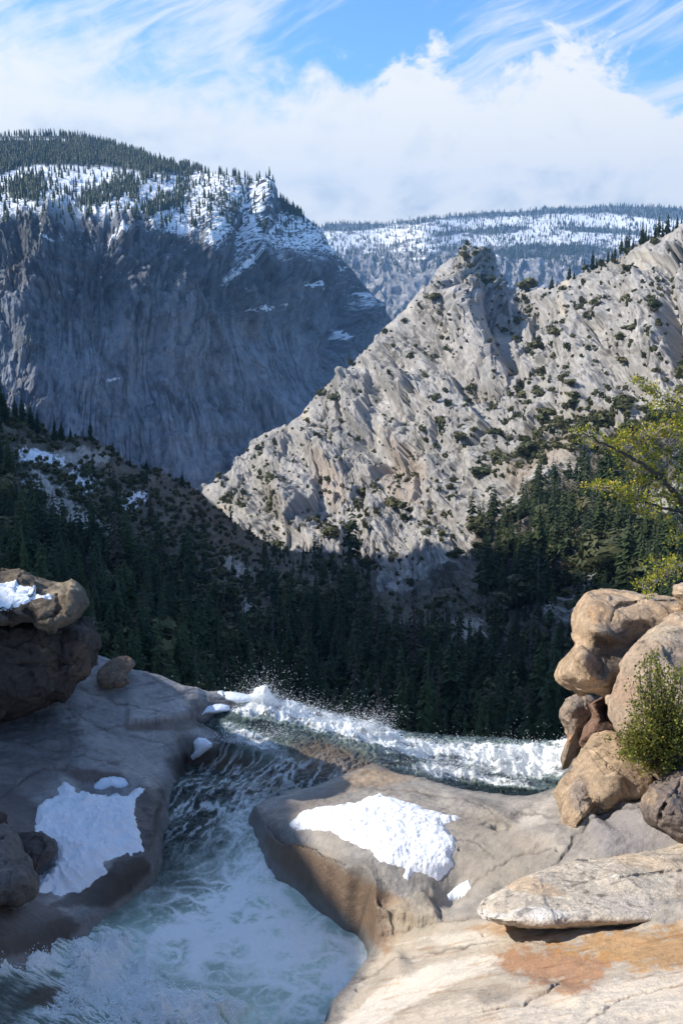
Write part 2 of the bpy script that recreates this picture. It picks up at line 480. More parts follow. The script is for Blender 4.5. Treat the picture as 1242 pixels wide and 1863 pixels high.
forest = np.maximum(sstep(5, -1, py + 3 * n2 - curve([(500, 412), (600, 420), (700, 411), (760, 400), (900, 394), (1000, 390), (1060, 386), (1140, 390), (1190, 398), (1242, 398)])(px) + n1 * 6), 0)
for x, y, a, b, r in [(905, 420, 60, 8, 5), (1090, 420, 90, 6, -4), (760, 405, 40, 4, 6), (660, 415, 60, 5, 5), (1010, 455, 110, 10, 0), (820, 425, 40, 5, 8), (940, 465, 90, 7, -5)]:
    forest = np.maximum(forest, sstep(0.35, 0.6, gauss(px, py, x, y, a, b, r) + n2 * 0.35))
rock = lerp(0.16, 0.34, sstep(-0.3, 0.35, n2 + 0.5 * n3 * cl))
c = np.stack([rock * 1.0, rock * 0.97, rock * 0.95], -1)
c = cmix(c, (0.33, 0.26, 0.22), gauss(px, py, 705, 430, 22, 12) * 0.7)
c = cmix(c, (0.045, 0.055, 0.04), sstep(0.05, 0.3, n1 + 0.25 * n3) * sstep(470, 520, py) * 0.6)
snow = snow * (1 - 0.8 * sstep(.12, .35, n3 + .4 * n2) * sstep(395, 430, py))
c = cmix(c, (0.85, 0.87, 0.9), snow)
c = cmix(c, (0.09, 0.10, 0.10), forest * 0.9)
P3, (c3,) = add_back(P2, [c], 6, 3000, 500)
struct(link('mountains', mesh_np('far_plateau', P3, gridfaces(*P3.shape[:2]), c3, mat=M['far'])))
SHEETS['far'] = (px, py, P2, dict(forest=forest, snow=snow))

# ------------------------------------------------------------ big shaded mountain on the left
mtop = curve([(-300, 246), (-60, 246), (0, 248), (130, 247), (200, 262), (250, 278), (300, 295), (350, 306), (400, 317), (445, 324), (484, 325), (489, 334), (491, 350), (520, 368), (545, 386), (565, 402), (585, 418), (592, 436), (605, 458), (640, 490), (665, 520), (688, 552), (712, 582), (740, 640), (790, 700)])
px, py, P, t = sheet_grid([(-60, 248, 3500), (0, 248, 3500), (200, 262, 3500), (350, 306, 3250), (480, 325, 3050), (590, 430, 3150), (660, 510, 3300), (720, 590, 3500),
                           (-60, 300, 2800), (150, 300, 2900), (300, 318, 2950), (400, 325, 2950), (-60, 370, 2350), (100, 380, 2330), (230, 378, 2380), (350, 400, 2500), (470, 420, 2680), (560, 440, 2900),
                           (-60, 480, 2180), (100, 500, 2140), (250, 500, 2200), (400, 520, 2330), (530, 540, 2560), (620, 560, 2950),
                           (-60, 700, 1960), (100, 700, 2000), (250, 720, 2090), (400, 720, 2230), (520, 700, 2440), (640, 680, 2750),
                           (-60, 920, 1720), (200, 920, 1810), (380, 920, 1930), (500, 850, 2160), (700, 780, 2900), (780, 720, 3300)],
                          mtop, curve([(-300, 960), (400, 960), (600, 880), (790, 800)]), -110, 770, 900, 760)
N = normals(P)
x_, y_, z_ = P[..., 0], P[..., 1], P[..., 2]
cedge = curve([(-300, 400), (-50, 400), (0, 392), (60, 390), (100, 388), (150, 380), (210, 373), (250, 385), (300, 402), (360, 425), (420, 470), (480, 462), (540, 470), (600, 480), (780, 700)])(px)
wob = fbm(px / 50, py / 50, o=4)
cliff = sstep(-24, 24, py - cedge + wob * 30)
# bending flutes: the sheets of the lower wall lean to the right as they go down
bend = (py - 500) * 0.25 * sstep(450, 900, py) * np.clip((px - 200) / 300, -0.6, 1.2)
q = px - bend
f1 = fbm(q / 60, py / 260, z_ / 900, 5, ridge=True)
f2 = fbm(q / 17 + 31, py / 110, o=5, gain=0.6, ridge=True)
f3 = fbm(q / 6 + 7, py / 50, o=4, gain=0.6, ridge=True)
big = fbm(px / 120 + 4, py / 130, o=5)
diag = fbm((px + py * 0.8) / 26, (py - px * 0.6) / 90, o=5, ridge=True)
blk = fbm(px / 22, py / 26, o=5, ridge=True)
lowc = sstep(480, 640, py)
wq = 14 * fbm(px / 30 + 5, py / 40, o=3)
c1, t1, e1 = facets((q + wq) / 46, (py + wq) / 105, 3); c2, t2, e2 = facets((q + wq) / 17, (py - wq) / 46, 9); c3_, t3, e3 = facets((q - wq) / 8, py / 17, 17)
upc = 1 - lowc
dsp = cliff * (big * lerp(70, 40, lowc) + c1 * lerp(24, 12, lowc) + c2 * lerp(16, 4.5, lowc) + c3_ * lerp(6, 2.0, lowc) + (f1 - 0.5) * 14 + (f2 - 0.5) * lerp(2, 6, lowc) + (f3 - 0.5) * 2 + (blk - .5) * 9 * upc)
edge_ = sstep(0, 16, py - mtop(px)) 
dsp = dsp + (1 - cliff) * (fbm(px / 40, py / 20, o=5) * 7 + facets(px / 22, py / 9, 31)[0] * 5 * sstep(300, 330, py)) * sstep(285, 330, py + 0.12 * px)
for x, y, a, b, r, h in [(395, 430, 40, 60, 10, 60), (560, 480, 60, 50, 40, 40), (620, 600, 22, 90, -25, -110), (680, 560, 25, 60, -35, 60), (60, 600, 40, 200, 0, 60), (180, 520, 30, 160, 8, -60), (480, 360, 18, 50, 0, 60), (440, 420, 14, 60, -12, -60), (420, 800, 70, 22, 8, -26), (20, 460, 60, 30, 0, -50), (260, 700, 26, 150, -6, -35), (340, 600, 30, 80, 0, 30)]:
    dsp = dsp + 0.6 * h * gauss(px, py, x, y, a, b, r)
P2 = P + N * (dsp * (0.15 + 0.85 * edge_))[..., None]
sp = fbm(px / 7, py / 5, o=4); sp2 = fbm(px / 26 + 3, py / 16, o=4)
sp0 = fbm(px / 9 + 40, py / 12, o=4)
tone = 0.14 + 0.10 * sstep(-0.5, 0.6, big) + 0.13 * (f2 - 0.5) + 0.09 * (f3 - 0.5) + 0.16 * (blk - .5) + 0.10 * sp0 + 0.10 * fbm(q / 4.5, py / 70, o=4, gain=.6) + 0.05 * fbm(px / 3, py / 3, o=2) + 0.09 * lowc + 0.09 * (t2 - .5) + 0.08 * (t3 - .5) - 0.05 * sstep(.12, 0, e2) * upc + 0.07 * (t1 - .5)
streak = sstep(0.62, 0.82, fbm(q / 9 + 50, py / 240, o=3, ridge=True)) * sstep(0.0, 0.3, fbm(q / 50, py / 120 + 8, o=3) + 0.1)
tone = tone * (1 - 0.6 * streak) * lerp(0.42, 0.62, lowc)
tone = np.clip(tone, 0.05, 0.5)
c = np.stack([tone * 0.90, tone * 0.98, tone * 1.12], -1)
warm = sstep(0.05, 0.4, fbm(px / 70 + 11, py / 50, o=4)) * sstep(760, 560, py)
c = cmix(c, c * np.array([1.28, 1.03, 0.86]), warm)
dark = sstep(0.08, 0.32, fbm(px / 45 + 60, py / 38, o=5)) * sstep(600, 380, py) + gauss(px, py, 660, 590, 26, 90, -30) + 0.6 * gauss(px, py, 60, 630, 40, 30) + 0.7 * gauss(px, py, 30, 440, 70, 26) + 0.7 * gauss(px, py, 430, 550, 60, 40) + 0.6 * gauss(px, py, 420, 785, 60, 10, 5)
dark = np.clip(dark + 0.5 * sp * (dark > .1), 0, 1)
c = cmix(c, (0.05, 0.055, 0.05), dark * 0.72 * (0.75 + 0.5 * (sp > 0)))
# snow
up = N[..., 2]
Nd = normals(P2)
fline = curve([(-100, 320), (0, 318), (40, 305), (140, 297), (220, 305), (300, 318), (400, 322), (600, 320)])(px)
sn = sstep(0.02, 0.18, Nd[..., 2] - 0.50 + sp * 0.35 + sp2 * 0.5) * sstep(-4, 4, py - fline + sp * 6) * (1 - sstep(-40, 25, py - cedge + sp2 * 60 + sp * 40))
sn = np.maximum(sn, sstep(-0.2, 0.0, sp + sp2 + 0.5 - 1.1 * sstep(250, 460, px)) * (1 - cliff) * sstep(0, 12, py - curve([(-100, 330), (0, 335), (60, 310), (130, 298), (250, 312), (400, 324), (600, 330)])(px)))
for x, y, a, b, r, s in [(550, 440, 30, 16, 10, 1), (385, 435, 14, 24, -20, .9), (345, 385, 60, 26, 10, 1), (290, 345, 120, 22, 8, 1), (420, 350, 60, 24, 0, .8), (480, 562, 18, 4, 5, .8), (565, 524, 20, 5, 0, .7), (500, 415, 28, 5, 40, .8), (545, 412, 34, 12, 30, .8), (330, 410, 30, 14, 0, .8), (60, 350, 70, 30, 0, .7), (10, 360, 30, 16, 0, .8), (215, 422, 22, 7, 10, .6), (95, 452, 10, 3, 0, .7), (210, 687, 14, 3, 10, .5), (635, 603, 5, 12, 20, .8), (440, 485, 40, 8, 35, .6), (590, 460, 20, 12, 10, .7)]:
    sn = np.maximum(sn, sstep(0.3, 0.5, s * gauss(px, py, x, y, a * 1.3, b * 1.3, r) + sp * 0.55 + sp2 * 0.25))
sn = np.maximum(sn, sstep(4, 1, np.abs(py - 255)) * (px < 140) * sstep(140, 110, px))
spk = sstep(0.30, 0.4, sp + 0.4 * sp2) * sstep(620, 430, py) * sstep(0.0, 0.2, fbm(px / 60 + 80, py / 50, o=3)) * 0.8
sn = np.maximum(sn, spk * cliff)
rocks = sstep(0.0, 0.2, fbm(px / 6 + 20, py / 3.5, o=3) + 0.55 * fbm(px / 30 + 9, py / 14, o=3))
sn = sn * (1 - 0.75 * rocks * sstep(180, 400, px) - 0.25 * rocks)
c = cmix(c, (0.86, 0.89, 0.93), sn)
fo = sstep(-6, 4, curve([(-100, 320), (0, 318), (40, 305), (140, 297), (220, 305), (300, 318), (400, 322), (600, 320)])(px) - py) * (1 - sn)
c = cmix(c, (0.15, 0.155, 0.16), fo * 0.9)
P3, (c3,) = add_back(P2, [c], 8, 1500, 500)
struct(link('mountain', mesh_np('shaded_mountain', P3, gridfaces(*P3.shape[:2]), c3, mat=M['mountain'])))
SHEETS['mtn'] = (px, py, P2, dict(snow=sn, fo=fo, cliff=cliff))

# ------------------------------------------------------------ sunlit granite dome and slope on the right
gtop = curve([(340, 905), (366, 897), (372, 884), (385, 879), (400, 868), (420, 852), (432, 832), (446, 815), (462, 797), (480, 790), (505, 778), (520, 772), (543, 757), (556, 742), (575, 722), (590, 706), (612, 700), (628, 690), (634, 672), (655, 650), (680, 625), (700, 603), (716, 585), (730, 568), (748, 548), (766, 522), (780, 508), (792, 492), (806, 482), (818, 468), (832, 462), (842, 452), (858, 449), (872, 452), (886, 460), (896, 470), (903, 488), (912, 503), (920, 522), (935, 527), (950, 528), (975, 526), (1000, 524), (1012, 518), (1030, 512), (1048, 503), (1080, 488), (1100, 476), (1130, 462), (1160, 448), (1200, 430), (1242, 412), (1330, 370)])
GC = [(340, 905, 1320), (372, 886, 1290), (430, 835, 1330), (500, 780, 1350), (600, 703, 1360), (700, 603, 1370), (780, 508, 1380), (858, 449, 1390), (900, 480, 1400), (930, 530, 1330), (1000, 524, 1220), (1100, 476, 1090), (1242, 412, 960), (1330, 375, 900),
      (430, 900, 1190), (520, 850, 1170), (620, 780, 1180), (720, 700, 1190), (800, 600, 1210), (860, 520, 1270), (850, 640, 1100), (900, 600, 1120), (960, 600, 1060), (1060, 560, 980), (1160, 520, 880), (1242, 520, 800),
      (470, 960, 1010), (560, 920, 960), (660, 880, 960), (760, 800, 960), (860, 720, 950), (960, 700, 880), (1060, 660, 820), (1160, 640, 740), (1242, 640, 670), (1330, 640, 600),
      (420, 960, 1080), (480, 1010, 900), (560, 1000, 840), (680, 990, 790), (780, 930, 790), (880, 860, 780), (980, 800, 730), (1080, 770, 660), (1180, 760, 580), (1300, 760, 500),
      (700, 1080, 660), (800, 1040, 650), (900, 980, 640), (1000, 920, 600), (1100, 880, 540), (1242, 870, 450), (760, 1120, 590), (900, 1100, 530), (1000, 1060, 480), (1100, 1020, 430), (1242, 980, 360), (1330, 950, 330),
      (1050, 1150, 390), (1150, 1120, 340), (1300, 1080, 280), (1100, 1250, 320), (1250, 1200, 250)]
gbot = curve([(340, 930), (400, 985), (480, 1040), (560, 1060), (680, 1120), (800, 1180), (1000, 1240), (1330, 1290)])
px, py, P, tG = sheet_grid(GC, gtop, gbot, 345, 1325, 1120, 860)
N = normals(P)
def rot(px, py, deg):
    c, s = math.cos(math.radians(deg)), math.sin(math.radians(deg))
    return px * c - py * s, px * s + py * c
wx = fbm(px / 90, py / 90, o=3) * 30; wy = fbm(px / 80 + 9, py / 80, o=3) * 30
# fracture direction turns from steep (left) to gentler (right)
s1, q1 = rot(px + wx, py + wy, 33)
s2, q2 = rot(px + wx, py + wy, 54)
wl = sstep(560, 900, px)
s0_, q0_ = rot(px, py, 42)
def ledges(s, q, ls, lq, seed):
    a = q / lq + fbm(s / ls + seed, q / lq * 0.5, o=3) * 1.4
    fr = a - np.floor(a)
    return np.where(fr < 0.82, fr / 0.82, (1 - fr) / 0.18) - 0.5
led = lerp(ledges(s2, q2, 110, 30, 1), ledges(s1, q1, 140, 26, 5), wl)
led2 = lerp(ledges(s2, q2, 50, 10, 11), ledges(s1, q1, 60, 9, 15), wl)
led3 = lerp(ledges(s2, q2, 24, 4.5, 21), ledges(s1, q1, 26, 4.2, 25), wl)
r1 = fbm(px / 60, py / 60, o=5); r2 = lerp(fbm(s2 / 26, q2 / 11, o=5, ridge=True), fbm(s1 / 30, q1 / 9, o=5, ridge=True), wl)
r3 = fbm(px / 8, py / 8, o=4, ridge=True)
mod = sstep(-0.10, 0.30, fbm(s0_ / 70 + 40, q0_ / 32, o=4) + 0.12)          # broken ground against smooth slabs
sc_ = np.exp(coarse(tG, px / 500, py / 500, 8)) / 1000.0                          # keep the size of the breaks in proportion
sa, qa = lerp(s2, s1, wl), lerp(q2, q1, wl)
wv = 8 * fbm(px / 22 + 8, py / 22, o=3)
g1, u1, h1 = facets((sa + wv) / 135, (qa + wv) / 58, 5); g2, u2_, h2 = facets((sa - wv) / 52, (qa + wv) / 19, 11); g3, u3, h3 = facets((sa + wv) / 16, (qa - wv) / 8, 23)
g4, u4, h4 = facets((px + wv) / 6.5, (py + wv) / 5.5, 29)
dsp = r1 * 26 + g1 * 13 + g2 * lerp(1.2, 5.5, mod) + g3 * lerp(0.15, 1.9, mod) + g4 * lerp(0.05, 1.1, mod) + led * 5.0 * (0.2 + 0.8 * mod) + led2 * 1.0 * mod + (r2 - 0.5) * lerp(1, 3.5, mod) - 2.0 * sstep(0.10, 0.0, h2) * mod - 2.5 * sstep(.05, 0, h1)
for x, y, a, b, r, h in [(870, 600, 34, 60, 10, 44), (905, 610, 12, 70, 22, -60), (840, 560, 60, 30, 0, 20), (930, 600, 18, 60, 30, -30), (640, 700, 40, 30, 40, 16), (650, 780, 60, 20, 50, 20), (858, 460, 40, 20, 0, 16), (1190, 610, 40, 70, 30, 30), (1228, 600, 14, 90, 10, -50), (1060, 700, 80, 20, 40, 18), (870, 708, 50, 14, 8, -24),
                         (540, 940, 26, 60, 25, 34), (490, 930, 20, 50, 20, -24), (600, 850, 20, 70, 40, 22), (740, 720, 20, 60, 45, 22), (700, 830, 16, 60, 50, -26), (780, 1030, 60, 40, 40, 24), (830, 500, 60, 12, 10, -10), (930, 545, 30, 12, 0, 10), (1140, 700, 22, 60, 45, -28), (800, 760, 30, 90, 50, 16), (780, 640, 20, 60, 40, -18), (680, 700, 14, 60, 45, -14), (1000, 640, 20, 100, 50, -14)]:
    dsp = dsp + 0.75 * h * gauss(px, py, x, y, a, b, r)
fade = sstep(0, 45, py - gtop(px)) * 0.7 + 0.3
P2 = P + N * (dsp * sc_ * fade)[..., None]
m1_ = fbm(px / 30 + 2, py / 30, o=5); m2_ = fbm(s1 / 12, q1 / 5, o=4); m3_ = fbm(px / 4, py / 4, o=3)
tone = 0.335 + 0.11 * m1_ + 0.15 * m2_ + 0.10 * m3_ + 0.07 * (u2_ - .5) + 0.07 * (u3 - .5) + 0.06 * (u4 - .5) * mod - 0.12 * sstep(0.08, 0, h2) * mod - 0.08 * sstep(.1, 0, h3) * mod
tone = tone + 0.10 * sstep(0.1, 0.4, fbm(px / 42 + 70, py / 60, o=3)) * (1 - mod)
tone = np.clip(tone, 0.06, 0.6) * 0.87
c = np.stack([tone * 1.03, tone * 0.98, tone * 0.91], -1)
c = cmix(c, (0.48, 0.42, 0.32), 0.7 * sstep(0.15, 0.42, fbm(px / 36 + 33, py / 50, o=4)) * (1 - mod))
talus = sstep(0.45, 0.7, gauss(px, py, 730, 860, 55, 80, 30) + gauss(px, py, 990, 840, 110, 26, 30) + gauss(px, py, 600, 880, 30, 60, 30) + 0.35 * m1_)
c = cmix(c, (0.33, 0.265, 0.205), talus * 0.6)
crk = sstep(0.84, 0.93, fbm(sa / 60 + 3, qa / 14, o=4, ridge=True)) * (0.4 + 0.6 * mod)
c = cmix(c, (0.08, 0.07, 0.06), np.clip(crk, 0, 1) * 0.75)
# brush-covered ground
def bands_mask(px, py, L):
    m = 0
    for x, y, a, b, r, s in L: m = np.maximum(m, s * gauss(px, py, x, y, a, b, r))
    return m
BR = [(1010, 790, 130, 45, 28, 1), (930, 840, 80, 30, 30, 1), (860, 703, 40, 13, 0, 1), (860, 465, 50, 26, 0, 1), (820, 508, 60, 10, 10, .9), (880, 520, 50, 14, 0, .8), (600, 715, 40, 24, 35, .9), (500, 900, 30, 60, 30, 1), (430, 915, 30, 30, 0, 1), (960, 560, 14, 50, 35, 1), (940, 600, 12, 60, 35, .9),
      (560, 800, 70, 16, 45, .6), (470, 830, 40, 20, 40, .7), (800, 590, 12, 60, 40, .7), (770, 640, 10, 50, 45, .7), (690, 660, 8, 40, 45, .6), (760, 560, 30, 12, 30, .6), (1100, 480, 80, 14, 27, .7), (1000, 560, 40, 14, 30, .6), (1100, 560, 120, 10, 38, .55), (1170, 770, 120, 26, 10, 1), (1050, 640, 100, 10, 40, .5), (900, 780, 50, 14, 30, .6), (1150, 820, 120, 60, 0, 1), (640, 750, 60, 10, 50, .5), (990, 700, 60, 14, 40, .5), (700, 900, 70, 20, 30, .5), (790, 940, 60, 14, 30, .6)]
brush = bands_mask(px, py, BR)
fgr = sstep(0, 40, py - curve([(345, 985), (480, 1002), (700, 1012), (780, 1000), (850, 975), (900, 930), (960, 885), (1020, 850), (1100, 800), (1180, 770), (1330, 730)])(px))
# the bare granite slabs among the trees low down
slab = np.zeros_like(px)
for poly in [[(690, 1080), (700, 1040), (730, 1015), (800, 990), (860, 965), (880, 980), (840, 1030), (780, 1060), (720, 1085)],
             [(1020, 1075), (1090, 1040), (1180, 985), (1242, 950), (1330, 900), (1330, 970), (1240, 1010), (1150, 1050), (1060, 1090), (1000, 1115)], [(990, 1125), (1060, 1095), (1090, 1105), (1040, 1135)],
             [(1170, 930), (1210, 900), (1260, 890), (1260, 935), (1200, 955)]]:
    slab = np.maximum(slab, sstep(-6, 4, polydist(px, py, poly) + m1_ * 16))
fgr = fgr * (1 - slab)
veg = np.clip(sstep(0.35, 0.75, brush + 0.5 * m1_), 0, 1)
c = cmix(c, (0.16, 0.14, 0.09), veg * 0.35)
c = cmix(c, (0.07, 0.06, 0.04), fgr * 0.8)
P3, (c3,) = add_back(P2, [c], 8, 700, 350)
struct(link('hillside', mesh_np('granite_hillside', P3, gridfaces(*P3.shape[:2]), c3, mat=M['granite'])))
SHEETS['gra'] = (px, py, P2, dict(brush=brush, forest=fgr, veg=veg, slab=slab, mod=mod))

# ------------------------------------------------------------ dark valley: left slope and floor
vtop = curve([(-300, 690), (-80, 712), (0, 742), (40, 764), (80, 782), (150, 800), (200, 822), (240, 845), (300, 868), (340, 888), (372, 904), (400, 930), (440, 962), (480, 990), (520, 1006), (560, 1010), (640, 1012), (690, 1075), (760, 1085), (850, 1070), (900, 1090), (1000, 1130), (1080, 1150), (1330, 1190)])
VC = [(-80, 712, 700), (0, 742, 720), (80, 782, 750), (150, 800, 775), (240, 845, 815), (300, 868, 850), (372, 904, 905), (440, 962, 930), (480, 990, 905), (520, 1006, 850), (600, 1012, 790), (690, 1075, 665), (760, 1085, 630), (850, 1070, 585), (900, 1090, 540), (1000, 1130, 455), (1080, 1150, 400), (1330, 1190, 270),
      (-80, 850, 560), (60, 860, 590), (200, 900, 640), (320, 950, 680), (400, 1000, 700), (-80, 1000, 430), (60, 1000, 455), (200, 1020, 490), (350, 1060, 540), (480, 1080, 600), (600, 1080, 640), (700, 1130, 565),
      (60, 1150, 330), (200, 1150, 360), (350, 1160, 420), (500, 1170, 470), (620, 1180, 490), (750, 1170, 500), (840, 1170, 500), (950, 1180, 450), (1050, 1220, 370), (200, 1250, 300), (350, 1250, 340), (500, 1260, 385), (650, 1270, 400), (800, 1270, 400), (950, 1290, 370), (1100, 1320, 300),
      (300, 1420, 240), (600, 1420, 280), (900, 1420, 290), (1200, 1440, 230), (0, 1300, 230)]
vbot = curve([(-300, 1440), (1330, 1440)])
px, py, P, tV = sheet_grid(VC, vtop, vbot, -100, 1320, 900, 560)
N = normals(P)
r1 = fbm(px / 70, py / 45, o=5)
dsp = r1 * 10 + fbm(px / 14, py / 9, o=4, ridge=True) * 2.6 + fbm(px / 5, py / 4, o=3) * 1.2
P2 = P + N * dsp[..., None] * 0.8
n1 = fbm(px / 26, py / 16, o=4); n2 = fbm(px / 7, py / 4, o=4)
bare = np.zeros_like(px)
for poly, w in [([(90, 905), (130, 915), (170, 950), (205, 975), (200, 990), (150, 975), (100, 945)], 1), ([(55, 860), (95, 880), (115, 905), (80, 905), (50, 880)], 1), ([(90, 820), (150, 822), (200, 835), (190, 850), (110, 842)], .9),
                ([(410, 1010), (450, 1040), (430, 1050), (400, 1030)], .9), ([(440, 1095), (500, 1130), (515, 1150), (480, 1140), (440, 1115)], .9), ([(570, 1215), (640, 1215), (640, 1240), (590, 1240)], .9), ([(810, 1130), (880, 1135), (890, 1160), (820, 1165)], .9),
                ([(340, 1070), (390, 1085), (380, 1100), (345, 1085)], .7), ([(1000, 1310), (1040, 1300), (1040, 1350), (1000, 1350)], .8)]:
    bare = np.maximum(bare, w * sstep(-8, 5, polydist(px, py, poly) + n2 * 14 + n1 * 10))
snowm = sstep(0.25, 0.45, gauss(px, py, 75, 832, 55, 14, -10) + 0.9 * gauss(px, py, 235, 915, 50, 18, 25) + gauss(px, py, 190, 1165, 40, 22) * .9 + gauss(px, py, 160, 1030, 30, 10) * .7 + gauss(px, py, 150, 880, 40, 30) * .7 + 0.5 * gauss(px, py, 20, 880, 80, 40) + gauss(px, py, 590, 1230, 40, 18) * .7 + n2 * 0.75 - 0.28)
tone = np.clip(0.10 + 0.10 * n1 + 0.08 * n2, 0.02, 0.3)
c = np.stack([tone * 1.0, tone * 0.88, tone * 0.62], -1)
c = cmix(c, np.stack([0.34 + n2 * .2] * 3, -1) * np.array([1.05, 0.96, 0.85]), bare)
c = cmix(c, (0.8, 0.82, 0.86), snowm)
struct(link('valley', mesh_np('valley_floor', P2, gridfaces(*P2.shape[:2]), c, mat=M['valley'])))
SHEETS['val'] = (px, py, P2, dict(bare=bare))

# the calm green pool far below
pl = [(806, 1172), (822, 1166), (860, 1164), (890, 1168), (900, 1178), (880, 1190), (855, 1215), (848, 1222), (838, 1218), (824, 1212), (818, 1196)]
pw = atz(np.array([p[0] for p in pl]), np.array([p[1] for p in pl]), at(850, 1185, math.exp(float(tV(np.array([1.70]), np.array([2.37]))[0])))[2] + 6.0)
m_, g_, b_ = new_mat('pool_water'); b_.inputs['Base Color'].default_value = (0.06, 0.07, 0.065, 1); b_.inputs['Roughness'].default_value = 0.12
cen = pw.mean(0); V = np.concatenate([[cen], pw, pw - [0, 0, 3]]); k = len(pw)
Fq = np.array([[0, 1 + i, 1 + (i + 1) % k] for i in range(k)] + [[1 + i, 1 + k + i, 1 + (i + 1) % k] for i in range(k)] + [[1 + (i + 1) % k, 1 + k + i, 1 + k + (i + 1) % k] for i in range(k)])
struct(link('water', mesh_np('calm_pool', V, Fq, mat=m_, smooth=False)))

# ------------------------------------------------------------ the ridge beyond the left edge of the frame, its crest shaped to shade the valley
def crest(E, xc):
    out = []
    for p in E:
        s = (p[0] - xc) / -SUN_DIR[0]
        out.append(p + SUN_DIR * s)
    return np.array(sorted([tuple(o) for o in out], key=lambda o: o[1]))
EV = [at(x, y, math.exp(float(tG(np.array([x / 500]), np.array([y / 500]))[0]))) for x, y in [(1242, 1110), (1100, 1060), (1000, 1020), (900, 1000), (820, 1010), (720, 1012), (620, 1002), (520, 1005), (440, 965)]] + [at(374, 900, 1300)]
cr = crest(EV, -760)
cy_ = np.linspace(-600, 1950, 160)
cz = np.interp(cy_, cr[:, 1], cr[:, 2])
cz = np.where(cy_ > cr[-1, 1], cr[-1, 2] - (cy_ - cr[-1, 1]) * 0.5, cz)
cz = cz + 5 * fbm(cy_ / 60, 0 * cy_, o=4)
prof = [(-420, -330), (-180, -90), (-50, -22), (0, 0), (30, -30), (90, -170), (160, -420), (230, -600)]
rows = []
for k in range(41):
    tt = k / 40 * (len(prof) - 1); i = min(int(tt), len(prof) - 2); f_ = tt - i
    dx = prof[i][0] * (1 - f_) + prof[i + 1][0] * f_; dz = prof[i][1] * (1 - f_) + prof[i + 1][1] * f_
    rows.append(np.stack([-760 + dx + 0 * cy_, cy_, np.maximum(cz + dz, -445)], -1))
R = np.array(rows)
R[:, :, 0] += 14 * fbm(R[..., 1] / 70, R[..., 2] / 70, o=4) * (np.abs(np.arange(41) - 17) > 3)[:, None]
struct(link('ridge', mesh_np('shading_ridge', R, gridfaces(41, 160), np.full((41 * 160, 3), 0.2), mat=M['granite'])))
print('terrain', round(time.time() - T0, 1))
# ============================================================ FOREGROUND: bedrock, river, boulders, snow
GZ = [(620, 1863, 0.5), (650, 1800, 0.5), (690, 1740, 0.25), (700, 1863, 1.35), (800, 1863, 2.0), (1000, 1863, 2.9), (1242, 1863, 3.6), (1400, 1863, 4.2), (760, 1780, 1.05), (900, 1760, 1.7), (1050, 1780, 2.3), (1242, 1760, 2.85),
      (1242, 1690, 2.42), (1100, 1700, 2.15), (950, 1695, 1.65), (850, 1690, 1.1), (760, 1700, 0.62), (720, 1720, 0.45), (800, 1655, 0.62), (880, 1620, 1.15), (1000, 1600, 1.4), (1200, 1580, 1.7), (1350, 1600, 2.2),
      (1000, 1540, 1.4), (1100, 1540, 1.75), (1242, 1540, 1.95), (1000, 1490, 1.35), (1100, 1500, 1.6), (1200, 1480, 2.0), (1040, 1440, 1.1), (1010, 1450, .9), (1060, 1400, 1.0), (1200, 1400, 1.6), (1150, 1350, 1.0), (1242, 1330, 1.0), (1100, 1300, 0.2), (1300, 1250, 0.8), (1242, 1200, 0.5),
      (500, 1510, 0.34), (520, 1540, .5), (600, 1560, 0.78), (680, 1600, 0.85), (740, 1640, 0.7), (560, 1480, 0.55), (620, 1460, 0.45), (700, 1480, 0.9), (800, 1500, 0.95), (840, 1490, 0.95), (780, 1570, 0.95), (820, 1600, 0.82), (870, 1560, 1.05), (930, 1560, 1.25), (920, 1500, 1.1), (880, 1460, 0.75), (800, 1430, 0.42), (740, 1415, 0.1), (680, 1410, 0.08), (640, 1425, 0.15), (580, 1440, 0.25), (520, 1465, 0.35), (940, 1452, .72), (980, 1450, 0.85), (700, 1400, 0), (620, 1405, -0.02),
      (270, 1500, 0.45), (262, 1560, 0.4), (240, 1610, 0.3), (180, 1640, 0.25), (290, 1430, 0.3), (250, 1420, 0.5), (200, 1400, 0.65), (130, 1430, 0.75), (100, 1520, 0.75), (80, 1600, 0.65), (150, 1600, 0.5), (200, 1560, 0.5), (60, 1440, .9), (0, 1400, 1.0), (-100, 1400, 1.25), (0, 1320, .95), (-100, 1300, 1.1), (100, 1350, .85), (200, 1350, 0.7), (300, 1350, 0.42), (310, 1400, 0.12), (350, 1340, 0.2), (150, 1280, .92), (150, 1200, 1.1), (210, 1210, 1.02), (250, 1230, .92), (350, 1250, 0.62), (450, 1270, 0.3), (230, 1290, 0.75), (330, 1290, 0.52), (420, 1300, 0.15), (380, 1320, 0.15),
      (0, 1480, 1.05), (0, 1560, 1.2), (0, 1640, 1.2), (50, 1650, 1.0), (100, 1690, 0.75), (0, 1720, 1.3), (-100, 1700, 1.8), (-100, 1863, 1.8), (0, 1863, 1.2),
      (540, 1300, -0.05), (620, 1320, -0.2), (740, 1350, -0.6), (850, 1370, -1.0), (1000, 1385, -1.1), (1055, 1370, -0.6)]
c = np.array(GZ, float); gp = atz(c[:, 0], c[:, 1], c[:, 2])
tz = TPS(gp[:, :2] / 5, c[:, 2], 2e-3)
